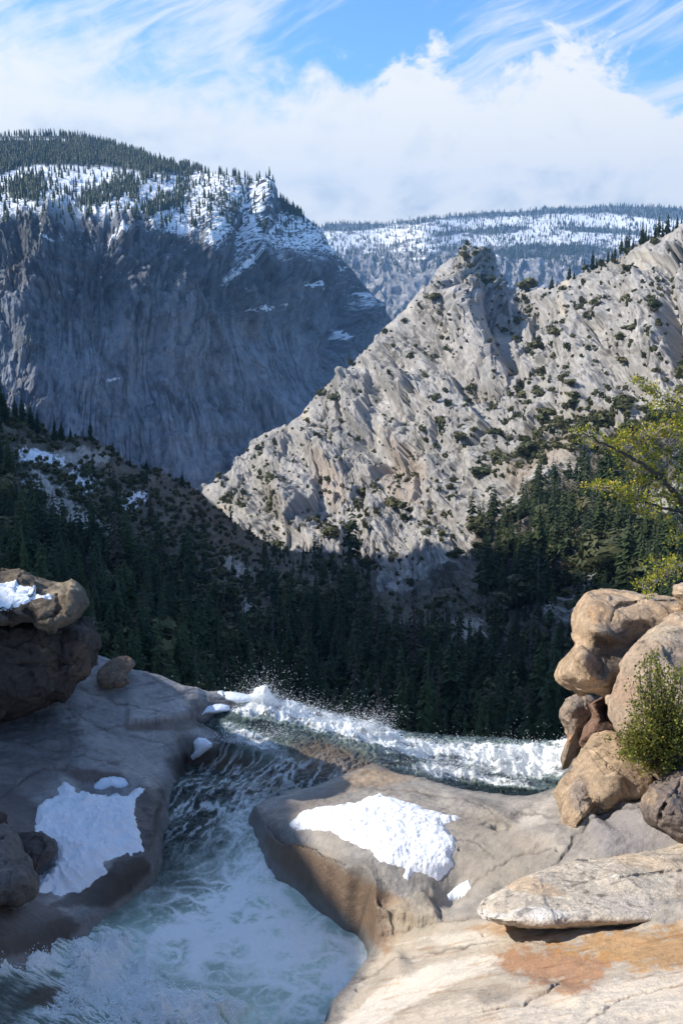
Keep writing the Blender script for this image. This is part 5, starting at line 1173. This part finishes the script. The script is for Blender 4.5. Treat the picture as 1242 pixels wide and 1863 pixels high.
def sample(key, n, dens, seed, x0=-20, x1=1262):
    """scatter over a sheet: uniform in the picture, thinned by a density function of the grid"""
    px, py, P, masks = SHEETS[key]; r = np.random.default_rng(seed)
    h, w = px.shape
    # area of each grid column varies, so draw rows in proportion to its height
    colh = (py[-1] - py[0]); pc = colh / colh.sum()
    ci = np.searchsorted(np.cumsum(pc), r.random(n)).clip(0, w - 1); ri = r.integers(0, h, n)
    d = dens[ri, ci]; k = r.random(n) < d
    ri, ci = ri[k], ci[k]
    q = P[ri, ci]; a, b = proj(q)
    k = (a > x0) & (a < x1)
    return q[k], a[k], b[k]
fg_top = curve([(-50, 1036), (0, 1036), (100, 1060), (155, 1080), (185, 1150), (180, 1190), (240, 1210), (330, 1240), (470, 1262), (520, 1280), (620, 1300), (740, 1340), (1000, 1365), (1012, 1260), (1012, 1215), (1050, 1090), (1090, 1074), (1260, 1080)])

PLANTS = []      # (kind, position, height, pixel x, pixel y, apparent size, group key)
def add(kind, Q, a, b, hs, key, r):
    for q, x, y, h in zip(Q, a, b, hs):
        PLANTS.append((kind, q, float(h), float(x), float(y), float(h / np.linalg.norm(q - [0, 0, CAMZ])) * F, key))
R_ = np.random.default_rng(99)
# valley conifers and oaks
px, py, P, mk = SHEETS['val']
n1 = fbm(px / 60 + 9, py / 40, o=3)
upl = sstep(-40, 60, (vtop(px) + 190) - py) * sstep(560, 400, px)          # brushy upper part of the left slope
dens = (0.85 - 0.78 * upl) * sstep(-0.5, 0.1, n1 + .3) * (1 - 0.9 * np.clip(mk['bare'], 0, 1))
clear = gauss(px, py, 480, 1120, 120, 30, 25) + gauss(px, py, 600, 1220, 60, 25) + 1.2 * gauss(px, py, 855, 1185, 40, 26) + 1.1 * gauss(px, py, 850, 1225, 34, 30) + gauss(px, py, 420, 1030, 60, 30, 40)
dens = dens * (1 - 0.85 * np.clip(clear, 0, 1)) * (1 - sstep(670, 690, px) * sstep(900, 870, px) * sstep(1150, 1130, py))
Q, a, b = sample('val', 5600, dens, 11)
ok = b < fg_top(a) + 110
Q, a, b = Q[ok], a[ok], b[ok]
hs = (R_.gamma(5, 1, len(Q)) / 5 * 15.5 + 3) * np.clip((b - vtop(a)) / 300 + .45, .5, 1)
kinds = R_.choice(['conifer', 'conifer', 'conifer', 'conifer', 'conifer', 'oak', 'rust', 'snag'], len(Q), p=[.2, .2, .2, .14, .08, .12, .035, .025])
for kd in set(kinds):
    m = kinds == kd; add(kd, Q[m], a[m], b[m], hs[m] * (0.55 if kd == 'oak' else 0.85 if kd == 'snag' else 1), 'valley', R_)
# trees in clumps on the crest of the left slope
for x, y, h in [(6, 770, 30), (-4, 790, 34), (14, 775, 26), (30, 776, 24), (44, 780, 28), (58, 788, 22), (70, 795, 20), (100, 800, 20), (114, 806, 17), (130, 806, 14), (165, 812, 24), (206, 832, 13), (238, 850, 9), (268, 860, 12), (332, 890, 18), (345, 895, 12), (420, 950, 14), (455, 975, 15), (0, 860, 30), (18, 880, 30), (300, 872, 8)]:
    Yq = math.exp(float(tV(np.array([x / 500]), np.array([y / 500]))[0])); q = at(x, y, Yq)
    add('conifer', [q], [x], [y], [h], 'crest', R_)
# scrub on the left slope and between the valley trees
dens = np.clip(0.9 * upl + 0.25, 0, 1) * (1 - 0.93 * mk['bare']) * sstep(-.45, 0.0, n1 + .2) * (1 - .8 * gauss(px, py, 75, 832, 50, 14, -10))
Q, a, b = sample('val', 9000, dens, 12); ok = b < fg_top(a) + 60; Q, a, b = Q[ok], a[ok], b[ok]
add('shrub', Q, a, b, R_.uniform(2.2, 6.5, len(Q)), 'leftslope', R_)
# forest on the foot of the sunny slope
px, py, P, mk = SHEETS['gra']
n1 = fbm(px / 50 + 29, py / 40, o=3)
dens = mk['forest'] * sstep(-0.5, 0.05, n1 + .35) * (1 - 0.93 * mk['slab'])
low = py > 1000
Q, a, b = sample('gra', 4200, dens * sstep(1260, 1180, py), 13); ok = (b < vtop(a) + 14) & ~((a > 675) & (a < 870) & (b > 985 + .0 * a) & (b < 1100)); Q, a, b = Q[ok], a[ok], b[ok]
hs = R_.gamma(6, 1, len(Q)) / 6 * 18 + 3
hs = hs * np.clip((b - 700) / 260, 0.35, 1)
kinds = R_.choice(['conifer', 'oak', 'rust', 'snag'], len(Q), p=[.8, .15, .02, .03])
for kd in set(kinds):
    m = kinds == kd; add(kd, Q[m], a[m], b[m], hs[m] * (0.5 if kd == 'oak' else 1), 'slopewood', R_)
# brush on the granite
sA, qA = rot(px, py, 38); vn = fbm(sA / 34 + 7, qA / 9, o=4)
dens = np.clip(sstep(0.35, 0.8, mk['brush'] + 0.55 * fbm(px / 22 + 3, py / 16, o=4)) * 0.95 * (0.25 + 1.1 * sstep(-.05, .3, vn)) + 0.045 + 0.6 * sstep(.10, .38, vn) * (.25 + .6 * mk['mod']) + 0.15 * sstep(.25, .45, fbm(px / 20, py / 20 + 50, o=4)), 0, 1) * (1 - mk['forest']) * (1 - .5 * mk['slab'])
Q, a, b = sample('gra', 34000, dens, 14)
add('shrub', Q, a, b, R_.gamma(1.6, 1, len(Q)) * 1.7 + 1.6, 'granite', R_)
dens = sstep(0.55, 0.9, bands_mask(px, py, [(1090, 800, 120, 34, 20, 1), (490, 915, 26, 50, 30, 1), (860, 500, 50, 30, 0, .8), (1170, 770, 120, 26, 10, 1), (430, 915, 20, 24, 0, 1)])) * .3
Q, a, b = sample('gra', 2200, dens, 15)
add('oak', Q, a, b, R_.uniform(5, 10, len(Q)), 'granite', R_)
# single conifers along the skyline of the right-hand slope
SKY = [(838, 462, 8), (846, 458, 6), (948, 530, 8), (962, 530, 10), (980, 528, 7), (1000, 526, 12), (1003, 524, 17), (1012, 520, 8), (1034, 512, 24), (1044, 508, 12), (1061, 498, 20), (1076, 492, 28), (1084, 488, 14), (1093, 484, 8), (1104, 478, 16), (1112, 474, 14), (1118, 470, 18), (1128, 466, 28), (1137, 461, 24), (1140, 462, 32), (1150, 456, 16), (1166, 448, 30), (1172, 446, 26), (1178, 442, 16), (1190, 436, 26), (1196, 434, 30), (1204, 430, 22), (1212, 427, 26), (1222, 423, 14), (1230, 418, 20), (1238, 415, 16), (1130, 500, 8), (1100, 510, 7)]
for x, y, h in SKY:
    Yq = math.exp(float(tG(np.array([x / 500]), np.array([y / 500]))[0])); q = at(x, y + 4, Yq)
    add('conifer', [q], [x], [y], [h * Yq / 1150], 'skyline', R_)

TEMPL = {
    'conifer': [conifer(24, 9, 3, R=.155, seed=1), conifer(26, 8, 4, R=.125, seed=2, base_h=.06, droop=.5), conifer(20, 9, 3, R=.19, seed=3, base_h=.14, taper=.7), conifer(22, 8, 4, R=.14, seed=4, gaps=.22, taper=.75, base_h=.2)],
    'rust': [conifer(18, 7, 3, R=.15, seed=5, gaps=.25)], 'oak': [leafball(620, 6, 10, .10), leafball(620, 7, 13, .10, .9)], 'shrub': [leafball(170, 8, 5, .17, .8), leafball(170, 9, 6, .17, .7)],
    'snag': [snag(3), snag(4)]}
M['snag'] = simple_mat('dead_wood', (0.16, 0.14, 0.135), 0.9, 1.0)
LOD = {'conifer': [conifer(15, 6, 0, R=.16, seed=11), conifer(16, 6, 0, R=.13, seed=12, droop=.5), conifer(14, 6, 1, R=.19, seed=13, taper=.7)], 'rust': [conifer(12, 6, 0, R=.15, seed=15)],
       'oak': [leafball(420, 16, 9, .11), leafball(420, 17, 11, .11, .9)], 'shrub': [leafball(44, 18, 4, .27, .8), leafball(44, 19, 4, .27, .7)], 'snag': [snag(5)],
       'tiny': [conetree(1, .17), conetree(2, .13), conetree(3, .15)]}
MATK = {'conifer': 'conifer', 'rust': 'rust', 'oak': 'shrub', 'shrub': 'shrub', 'snag': 'snag'}
ME = {}
for kd, L in TEMPL.items():
    for i, (V, Fq) in enumerate(L):
        ME[kd, i] = mesh_np(kd + '_crown', V, Fq, tintcol(V, Fq, i), mat=M[MATK[kd]], smooth=False)
V, Fq = trunk_mesh(.017, .93); TR = mesh_np('trunk', V, Fq, mat=M['bark'])
V, Fq = trunk_mesh(.05, .5); TRO = mesh_np('trunk', V, Fq, mat=M['bark'])
NAME = {'conifer': ('conifer_tree', 'conifer'), 'rust': ('dying_conifer', 'conifer'), 'oak': ('oak_tree', 'oak tree'), 'shrub': ('shrub', 'shrub'), 'snag': ('dead_tree', 'dead tree')}
WHERE = {'valley': 'in the shaded forest on the valley floor', 'crest': 'along the shaded crest of the left slope', 'leftslope': 'on the shaded brushy slope at the left', 'slopewood': 'in the forest below the bright granite slope', 'granite': 'growing on the bright sunlit granite slope', 'skyline': 'on the skyline of the right granite slope'}
LOOK = {'conifer': 'dark conifer', 'rust': 'rusty dying conifer', 'oak': 'round olive oak', 'shrub': 'olive shrub', 'snag': 'bare grey conifer'}
def visible(p):
    kd, q, h, x, y, s, key = p
    top_y = y - s
    return -10 < x < 1252 and top_y < fg_top(x) - 4
def merged(name, items, templ, label, cat, tint):
    Vs, Fs, Cs = [], [], []; off = 0; r = np.random.default_rng(len(items) + 1)
    by = {}
    for it in items: by.setdefault(r.integers(len(templ)), []).append(it)
    for ti, its in by.items():
        V, Fq = templ[ti]; n = len(its)
        pos = np.array([i[0] for i in its]); h = np.array([i[1] for i in its]); wd = h * r.uniform(.85, 1.2, n)
        a = r.uniform(0, 6.28, n); ca, sa_ = np.cos(a), np.sin(a)
        W = np.empty((n, len(V), 3), np.float32)
        W[..., 0] = (V[None, :, 0] * ca[:, None] - V[None, :, 1] * sa_[:, None]) * wd[:, None] + pos[:, :1]
        W[..., 1] = (V[None, :, 0] * sa_[:, None] + V[None, :, 1] * ca[:, None]) * wd[:, None] + pos[:, 1:2]
        W[..., 2] = V[None, :, 2] * h[:, None] + pos[:, 2:3]
        base_c = tint(r, n)
        fv = 1 + r.uniform(-.22, .22, (n, len(Fq)))
        cc = np.repeat((base_c[:, None] * fv[..., None])[:, :, None], 3, 2).reshape(n, -1, 3)
        order = Fq.ravel(); C = np.empty_like(W); C[:, order] = cc
        Vs.append(W.reshape(-1, 3)); Cs.append(C.reshape(-1, 3)); Fs.append((Fq[None] + len(V) * np.arange(n)[:, None, None]).reshape(-1, 3) + off); off += n * len(V)
    V = np.concatenate(Vs); me = mesh_np(name, V, np.concatenate(Fs), np.concatenate(Cs), mat=M['green_attr'], smooth=False)
    return tag(link(name, me), label, cat, kind='stuff')
def tgreen(r, n):
    t = r.random((n, 1)); return np.array([.028, .050, .020]) * (1 - t) + np.array([.064, .084, .028]) * t
def tshrub(r, n):
    t = r.random((n, 1)); return np.array([.06, .072, .025]) * (1 - t) + np.array([.13, .125, .05]) * t
def tgrey(r, n): return np.array([.15, .13, .125]) * r.uniform(.6, 1.1, (n, 1))
def trust(r, n): return np.array([.09, .06, .04]) * r.uniform(.8, 1.2, (n, 1))
TINT = {'conifer': tgreen, 'rust': trust, 'oak': tshrub, 'shrub': tshrub, 'snag': tgrey}
ORD = 'first second third fourth fifth sixth seventh eighth ninth tenth eleventh twelfth thirteenth fourteenth fifteenth sixteenth seventeenth eighteenth nineteenth twentieth twenty-first twenty-second twenty-third twenty-fourth twenty-fifth twenty-sixth twenty-seventh twenty-eighth twenty-ninth thirtieth thirty-first thirty-second thirty-third thirty-fourth thirty-fifth'.split()
def place_words(key, x, y):
    """where a plant stands, told by things one can find in the picture"""
    if key == 'valley':
        return ['deep in the shaded forest behind the overhanging boulder', 'in the shaded forest above the grey slab', 'in the shaded forest above the big splash', 'in the shaded forest left of the far pool', 'in the shaded forest around the far pool', 'in the shaded forest behind the jutting boulder'][int(np.searchsorted([180, 400, 620, 790, 1000], x))] + (', far row' if y < 1130 else ', near row' if y > 1280 else ', middle row')
    if key == 'leftslope':
        return ['high on the shaded left slope', 'halfway down the shaded left slope', 'low on the shaded left slope'][int(np.searchsorted([930, 1080], y))] + (', near the left edge' if x < 160 else ', near its foot' if x > 420 else '')
    if key == 'slopewood':
        return ['in the forest below the toe of the granite ridge', 'in the forest below the middle of the granite slope', 'in the half-sunlit forest below the right granite slope', 'in the sunlit forest behind the yellow-green tree'][int(np.searchsorted([620, 860, 1080], x))] + (', upper edge' if y < 900 else ', lower part' if y > 1020 else '')
    if key == 'granite':
        if 780 < x < 925 and y < 560: return 'on the pointed granite peak'
        return ['on the toe of the granite ridge', 'on the granite slope below the left ridge line', 'on the granite slope under the peak', 'on the right granite slope', 'on the granite slope at the right edge'][int(np.searchsorted([540, 700, 900, 1100], x))] + (', high up' if y < 620 else ', low down' if y > 820 else '')
    return WHERE[key]
seq = {}
for kd in ('conifer', 'rust', 'oak', 'shrub', 'snag'):
    L = [p for p in PLANTS if p[0] == kd]
    vis = sorted([p for p in L if visible(p)], key=lambda p: -p[5])
    first = [p for p in vis if p[6] in ('skyline', 'crest')]; rest_ = [p for p in vis if p[6] not in ('skyline', 'crest')]
    cap = 300
    ind = (first + rest_)[:cap]; ids = {id(p) for p in ind}
    stuff = [p for p in L if id(p) not in ids and (visible(p) or (p[4] < fg_top(p[3]) + 100))]
    if len(vis) <= cap: stuff = []
    nm, cat = NAME[kd]; nv = len(TEMPL[kd])
    sky = sorted([p for p in ind if p[6] == 'skyline'], key=lambda p: p[3])
    for k, p in enumerate(ind):
        _, q, h, x, y, s, key = p
        vi = int(R_.integers(nv))
        szw = 'large' if s > (75 if kd in ('conifer', 'rust', 'snag') else 26 if kd == 'oak' else 12) else 'small' if s < (45 if kd in ('conifer', 'rust', 'snag') else 16 if kd == 'oak' else 8) else 'medium'
        lab = szw + ' ' + LOOK[kd] + ' ' + place_words(key, x, y); grp = szw + ' ' + LOOK[kd] + 's ' + place_words(key, x, y)
        shape = ['full', 'slender', 'broad', 'thin-crowned'][vi] if kd == 'conifer' else None
        if key in ('skyline', 'crest'):
            order = sorted([p2 for p2 in ind if p2[6] == key], key=lambda p2: p2[3]); n_ = [i for i, p2 in enumerate(order) if p2 is p][0]
            lab = ORD[n_] + ' dark conifer from the left ' + WHERE[key]; grp = 'conifers ' + WHERE[key]
        elif shape: lab = shape + ' ' + lab; grp = shape + ' ' + grp
        if kd in ('shrub', 'snag'):
            o = link(nm, ME[kd, vi], loc=q); o.scale = (h * R_.uniform(1.0, 2.0), h * R_.uniform(1, 1.6), h * R_.uniform(.6, 1.1)) if kd == 'shrub' else (h, h, h)
        else:
            o = link(nm, None, loc=q); o.empty_display_size = .1; w = h * R_.uniform(.85, 1.2) * (1.35 if kd == 'oak' else 1); o.scale = (w, w, h)
            link('trunk', TRO if kd == 'oak' else TR, o); link('crown', ME[kd, vi], o)
        o.rotation_euler = (R_.normal() * .02, R_.normal() * .02, R_.uniform(0, 6.28))
        tag(o, lab, cat, grp)
    if len(stuff) > 5:
        merged({'conifer': 'conifer_forest', 'rust': 'dying_conifers', 'oak': 'oak_wood', 'shrub': 'brush', 'snag': 'dead_trees'}[kd], [(p[1], p[2]) for p in stuff], LOD[kd],
               {'conifer': 'dark conifer forest filling the valley', 'rust': 'rusty brown trees among the forest', 'oak': 'olive evergreen oak wood', 'shrub': 'olive brush scattered over rock and slope', 'snag': 'grey dead trees in the forest'}[kd],
               {'conifer': 'forest', 'rust': 'forest', 'oak': 'wood', 'shrub': 'brush', 'snag': 'dead wood'}[kd], TINT[kd])
    print(kd, len(L), len(ind), len(stuff))

# woods on the left mountain and the far plateau
px, py, P, mk = SHEETS['mtn']
n1 = fbm(px / 26, py / 14, o=4)
cl = np.maximum.reduce([gauss(px, py, 200, 350, 70, 22, 10), gauss(px, py, 50, 350, 50, 30), 0.9 * gauss(px, py, 290, 375, 40, 20, 20), .8 * gauss(px, py, 330, 350, 20, 40), .6 * gauss(px, py, 100, 315, 60, 14), .5 * gauss(px, py, 440, 340, 60, 10), gauss(px, py, 530, 385, 40, 10, -38) , .7 * gauss(px, py, 250, 322, 60, 8), .5 * gauss(px, py, 380, 390, 14, 40), .8 * gauss(px, py, 60, 632, 26, 14), .4 * gauss(px, py, 640, 560, 40, 60)])
dens = np.clip(mk['fo'] * 1.0 + sstep(.35, .8, cl + .5 * n1) * .5 + .05 * (py < cedge + 20) + .02 * (py > 640) * (px < 200), 0, 1) * (1 - .9 * (np.abs(py - 255) < 5) * (px < 135))
Q, a, b = sample('mtn', 110000, dens * (py < 660), 21)
k = (b < 420) | (R_.random(len(b)) < .12); Q = Q[k]; b = b[k]
print('mtn trees', len(Q)); hh = R_.uniform(13, 29, len(Q)) * np.where(b > 420, .6, 1)
merged('mountain_forest', list(zip(Q, hh)), LOD['tiny'], 'dark conifers on the snowy top of the shaded mountain', 'forest', lambda r, n: tgreen(r, n) * .9)
px, py, P, mk = SHEETS['far']
n1 = fbm(px / 26, py / 9, o=4)
dens = np.clip(mk['forest'] * .9 + .45 * sstep(-.2, .4, n1) + .10, 0, 1) * (py < 520)
Q, a, b = sample('far', 42000, dens * sstep(520, 470, py), 22, 560, 1260)
merged('plateau_forest', list(zip(Q, R_.uniform(22, 48, len(Q)))), LOD['tiny'], 'dark conifers scattered on the far snowy plateau', 'forest', lambda r, n: tgreen(r, n) * .9)
print('vegetation', round(time.time() - T0, 1))
# ============================================================ BUSH AND TREE AT THE RIGHT EDGE
def tube(pts, r0, r1, n=6):
    P = np.array(pts, float); k = len(P); V = []
    T = np.gradient(P, axis=0); T /= np.linalg.norm(T, axis=1)[:, None] + 1e-9
    ref = np.array([0.3, 0.9, 0.2])
    for i in range(k):
        a = np.cross(T[i], ref); a /= np.linalg.norm(a) + 1e-9; b = np.cross(T[i], a); r = r0 + (r1 - r0) * i / max(1, k - 1)
        for j in range(n):
            t = 6.283 * j / n; V.append(P[i] + (a * math.cos(t) + b * math.sin(t)) * r)
    Fq = []
    for i in range(k - 1):
        for j in range(n):
            a, b = i * n + j, i * n + (j + 1) % n; Fq += [(a, b, b + n), (a, b + n, a + n)]
    return np.array(V), np.array(Fq)
def bend(pts, steps=6, wob=0.02, r=None):
    """smooth a polyline and make it a little crooked"""
    P = np.array(pts, float); t = np.linspace(0, len(P) - 1, (len(P) - 1) * steps + 1)
    Q = np.stack([np.interp(t, np.arange(len(P)), P[:, i]) for i in range(3)], -1)
    for _ in range(3): Q[1:-1] = (Q[:-2] + 2 * Q[1:-1] + Q[2:]) / 4
    Q[1:-1] += r.normal(size=Q[1:-1].shape) * wob
    return Q
def leaves(C, D, size, r, cols, asp=0.42):
    """pointed oval leaves: centres C, direction D"""
    n = len(C); D = D / (np.linalg.norm(D, axis=1)[:, None] + 1e-9); S = np.cross(D, r.normal(size=(n, 3))); S /= np.linalg.norm(S, axis=1)[:, None] + 1e-9
    U = np.cross(D, S); s = (size * r.uniform(.6, 1.25, n))[:, None]
    v = np.stack([C, C + D * s * .5 + S * s * asp + U * s * .06, C + D * s, C + D * s * .5 - S * s * asp + U * s * .06], 1)
    f = np.array([[0, 1, 2], [0, 2, 3]]); c = cols[r.integers(len(cols), size=n)] * r.uniform(.7, 1.25, (n, 1))
    return v.reshape(-1, 3), (f[None] + 4 * np.arange(n)[:, None, None]).reshape(-1, 3), np.repeat(c[:, None], 4, 1).reshape(-1, 3)
r5 = np.random.default_rng(55)
# the bush: stems fanning up from the rock, leaves along every twig
Yb = 11.0
root_p = at(1215, 1392, Yb + 0.1)
clusters = [(1180, 1345, 55, 34, 900), (1150, 1330, 34, 26, 500), (1145, 1368, 26, 20, 300), (1210, 1370, 46, 26, 700), (1210, 1310, 42, 34, 700), (1170, 1290, 30, 26, 420), (1235, 1290, 30, 40, 420), (1255, 1350, 40, 50, 600), (1175, 1250, 22, 20, 170), (1205, 1240, 18, 18, 130),
            (1190, 1205, 20, 14, 150), (1182, 1175, 12, 14, 90), (1170, 1195, 12, 8, 50), (1230, 1225, 16, 16, 110), (1250, 1210, 20, 24, 160), (1158, 1220, 14, 10, 50), (1195, 1190, 16, 12, 60), (1165, 1235, 12, 12, 60), (1190, 1395, 30, 12, 260), (1140, 1350, 16, 30, 260), (1280, 1290, 30, 60, 300)]
stems = []; LC = []; LD = []
for x, y, rx, ry, n in clusters:
    k = max(3, n // 26)
    for j in range(k):
        tx, ty = x + r5.normal() * rx * .6, y + r5.normal() * ry * .6
        tip = at(tx, ty, Yb + r5.normal() * .16)
        b0 = root_p + np.array([r5.normal() * .06, r5.normal() * .05, 0]); mid = (b0 + tip) / 2 + np.array([r5.normal() * .08, r5.normal() * .06, r5.uniform(0, .12)])
        Q = bend([b0, mid, tip], 6, .006, r5); stems.append(tube(Q, .007 if j % 3 else .012, .0018, 4))
        m = int(n / k * 1.9); t = 1 - r5.random(m) ** 1.4 * .5
        idx = (t * (len(Q) - 1)).astype(int).clip(0, len(Q) - 2)
        p = Q[idx] + r5.normal(size=(m, 3)) * .042; LC.append(p); d = Q[idx + 1] - Q[idx]; d /= np.linalg.norm(d, axis=1)[:, None]; LD.append(d + r5.normal(size=(m, 3)) * .8 + [0, 0, .3])
bushE = link('bush', None, loc=root_p); bushE.empty_display_size = .1
tag(bushE, 'leafy green bush with small shiny leaves growing between the boulders at the right edge', 'bush')
V, Fq = tris(stems); link('stems', mesh_np('stems', V - root_p, Fq, mat=M['limb_grey'] if 'limb_grey' in M else M['limb']), bushE)
cols = np.array([(0.22, 0.24, 0.04), (0.29, 0.28, 0.05), (0.13, 0.16, 0.03), (0.34, 0.29, 0.07), (0.19, 0.20, 0.06)])
V, Fq, Cc = leaves(np.concatenate(LC), np.concatenate(LD), 0.036, r5, cols)
link('foliage', mesh_np('bush_leaves', V - root_p, Fq, Cc, mat=M['near_leaf'], smooth=False), bushE)

# tree: the trunk stands beyond the right edge, limbs reach into the picture
Yt = 8.6
gx0 = at(1365, 1000, Yt); gzt = float(ground_z(gx0[0], Yt))
tb = np.array([gx0[0], Yt, gzt - .1])
treeE = link('pine_tree', None, loc=tb); treeE.empty_display_size = .1
tag(treeE, 'tree with yellow-green needle tufts reaching in over the boulders from the right edge', 'tree')
tr_pts = [tb, tb + [.08, .05, 1.5], at(1360, 1010, Yt), at(1372, 900, Yt), at(1365, 760, Yt + .1), at(1380, 600, Yt + .15)]
V, Fq = tube(bend(tr_pts, 8, .012, r5), .12, .05, 10); link('trunk', mesh_np('tree_trunk', V - tb, Fq, mat=M['limb']), treeE)
limbs = [([(1362, 1010, 0), (1300, 965, .0), (1245, 920, -.1), (1222, 890, -.12), (1200, 868, -.15), (1165, 842, -.2), (1135, 826, -.22), (1105, 810, -.25), (1075, 797, -.25), (1048, 786, -.28)], .032, .004),
         [[(1366, 960, 0), (1300, 945, .05), (1245, 935, .05), (1210, 925, .0), (1165, 912, 0), (1125, 900, -.05), (1090, 887, -.1)], .022, .003],
         [[(1368, 880, 0), (1300, 838, .1), (1245, 826, .1), (1205, 817, .05), (1185, 812, 0)], .02, .006],
         [[(1200, 817, .05), (1180, 806, .0), (1165, 798, -.02), (1150, 795, 0)], .006, .003],
         [[(1368, 800, 0), (1300, 760, .15), (1245, 742, .1), (1210, 722, .1), (1180, 705, .05), (1158, 694, .05)], .016, .002],
         [[(1362, 1030, 0), (1300, 1020, -.1), (1245, 1032, -.1), (1215, 1048, -.12), (1190, 1058, -.12), (1168, 1070, -.12)], .013, .002],
         [[(1362, 985, 0), (1300, 955, -.2), (1250, 950, -.2), (1225, 955, -.2)], .01, .003],
         [[(1200, 868, -.15), (1212, 848, -.1), (1222, 830, -.1)], .009, .003], [[(1245, 920, -.1), (1210, 905, -.05), (1170, 900, 0), (1150, 898, 0)], .008, .002], [[(1135, 826, -.22), (1150, 815, -.1), (1165, 800, -.1)], .006, .002]]
LP_ = []
for pts, a, b in limbs:
    Q = bend([at(x, y, Yt + d) for x, y, d in pts], 6, .007, r5); LP_.append(Q)
    V, Fq = tube(Q, a, b, 7); link('limb', mesh_np('limb', V - tb, Fq, mat=M['limb']), treeE)
ALLP = np.concatenate([q[len(q) // 4:] for q in LP_])
CL = [(1157, 695, 10, 6, 70), (1175, 702, 12, 7, 90), (1195, 718, 16, 10, 150), (1220, 735, 22, 16, 260), (1240, 722, 14, 14, 120), (1245, 755, 18, 14, 160), (1055, 788, 12, 7, 110), (1075, 800, 16, 8, 160), (1093, 806, 10, 6, 60), (1150, 795, 16, 12, 240), (1125, 812, 16, 10, 200), (1175, 790, 26, 14, 380), (1210, 785, 24, 14, 300), (1140, 826, 14, 10, 160), (1175, 815, 24, 14, 300), (1165, 852, 22, 12, 240), (1190, 845, 22, 10, 200), (1235, 800, 20, 16, 220), (1230, 850, 20, 10, 140), (1205, 770, 20, 8, 130), (1235, 780, 20, 8, 130),
      (1085, 882, 12, 8, 120), (1105, 887, 14, 10, 170), (1132, 895, 18, 14, 300), (1160, 908, 20, 14, 280), (1175, 928, 18, 10, 180), (1195, 905, 24, 10, 220), (1200, 940, 12, 6, 50), (1200, 880, 24, 10, 190), (1230, 885, 18, 14, 180), (1165, 880, 18, 8, 120), (1240, 905, 14, 10, 100), (1222, 962, 14, 12, 140), (1240, 972, 16, 12, 150), (1232, 985, 10, 6, 40),
      (1205, 1035, 20, 12, 220), (1185, 1048, 14, 10, 140), (1168, 1066, 12, 8, 120), (1178, 1074, 10, 5, 60), (1235, 1025, 20, 10, 200), (1215, 1020, 14, 8, 100), (1200, 1062, 12, 6, 70), (1250, 1040, 16, 8, 90), (1370, 640, 40, 30, 500), (1385, 580, 30, 30, 400), (1345, 700, 30, 20, 300), (1400, 720, 40, 30, 300)]
tw = []; LC = []; LD = []
for x, y, rx, ry, n in CL:
    c0 = at(x, y, Yt - .05); o_n = ALLP[np.argsort(((ALLP - c0) ** 2).sum(1))[:4]]
    k = max(4, n // 13)
    for j in range(k):
        tip = at(x + r5.normal() * rx * .75, y + r5.normal() * ry * .75, Yt - .05 + r5.normal() * .10); b0 = o_n[r5.integers(len(o_n))]
        Q = bend([b0, (b0 + tip) / 2 + r5.normal(size=3) * .02, tip], 4, .003, r5); tw.append(tube(Q, .0035, .0012, 3))
        m = max(6, int(n / k * 1.05)); p = tip + r5.normal(size=(m, 3)) * .016; LC.append(p); LD.append(r5.normal(size=(m, 3)) + (p - tip) * 30 + [0, 0, .4])
V, Fq = tris(tw); link('twigs', mesh_np('twigs', V - tb, Fq, mat=M['greybark']), treeE)
cols = np.array([(0.36, 0.36, 0.04), (0.46, 0.42, 0.045), (0.24, 0.28, 0.035), (0.52, 0.40, 0.06), (0.14, 0.18, 0.03)])
V, Fq, Cc = leaves(np.concatenate(LC), np.concatenate(LD), 0.027, r5, cols, .30)
link('foliage', mesh_np('tree_foliage', V - tb, Fq, Cc, mat=M['near_leaf'], smooth=False), treeE)
print('near plants', round(time.time() - T0, 1))
HAZE = 4.6e-5
# ------------------------------------------------------------ air: blue haze over the distance
bpy.ops.mesh.primitive_cube_add(size=1, location=(0, 5000, 575))
hz = bpy.context.object; hz.name = 'haze'; hz.scale = (26000, 18000, 2070)
hz['kind'] = 'stuff'
hm = bpy.data.materials.new('haze'); hm.use_nodes = True
hg = NG(hm.node_tree); hg.n.clear()
pv = hg.node('ShaderNodeVolumePrincipled'); pv.inputs['Color'].default_value = (0.28, 0.56, 1.0, 1)
pv.inputs['Density'].default_value = HAZE
pv.inputs['Anisotropy'].default_value = 0.2
ho = hg.node('ShaderNodeOutputMaterial'); hg.l.new(pv.outputs[0], ho.inputs['Volume'])
hz.data.materials.append(hm)
sc.cycles.volume_bounces = 0
print('done', round(time.time() - T0, 1))
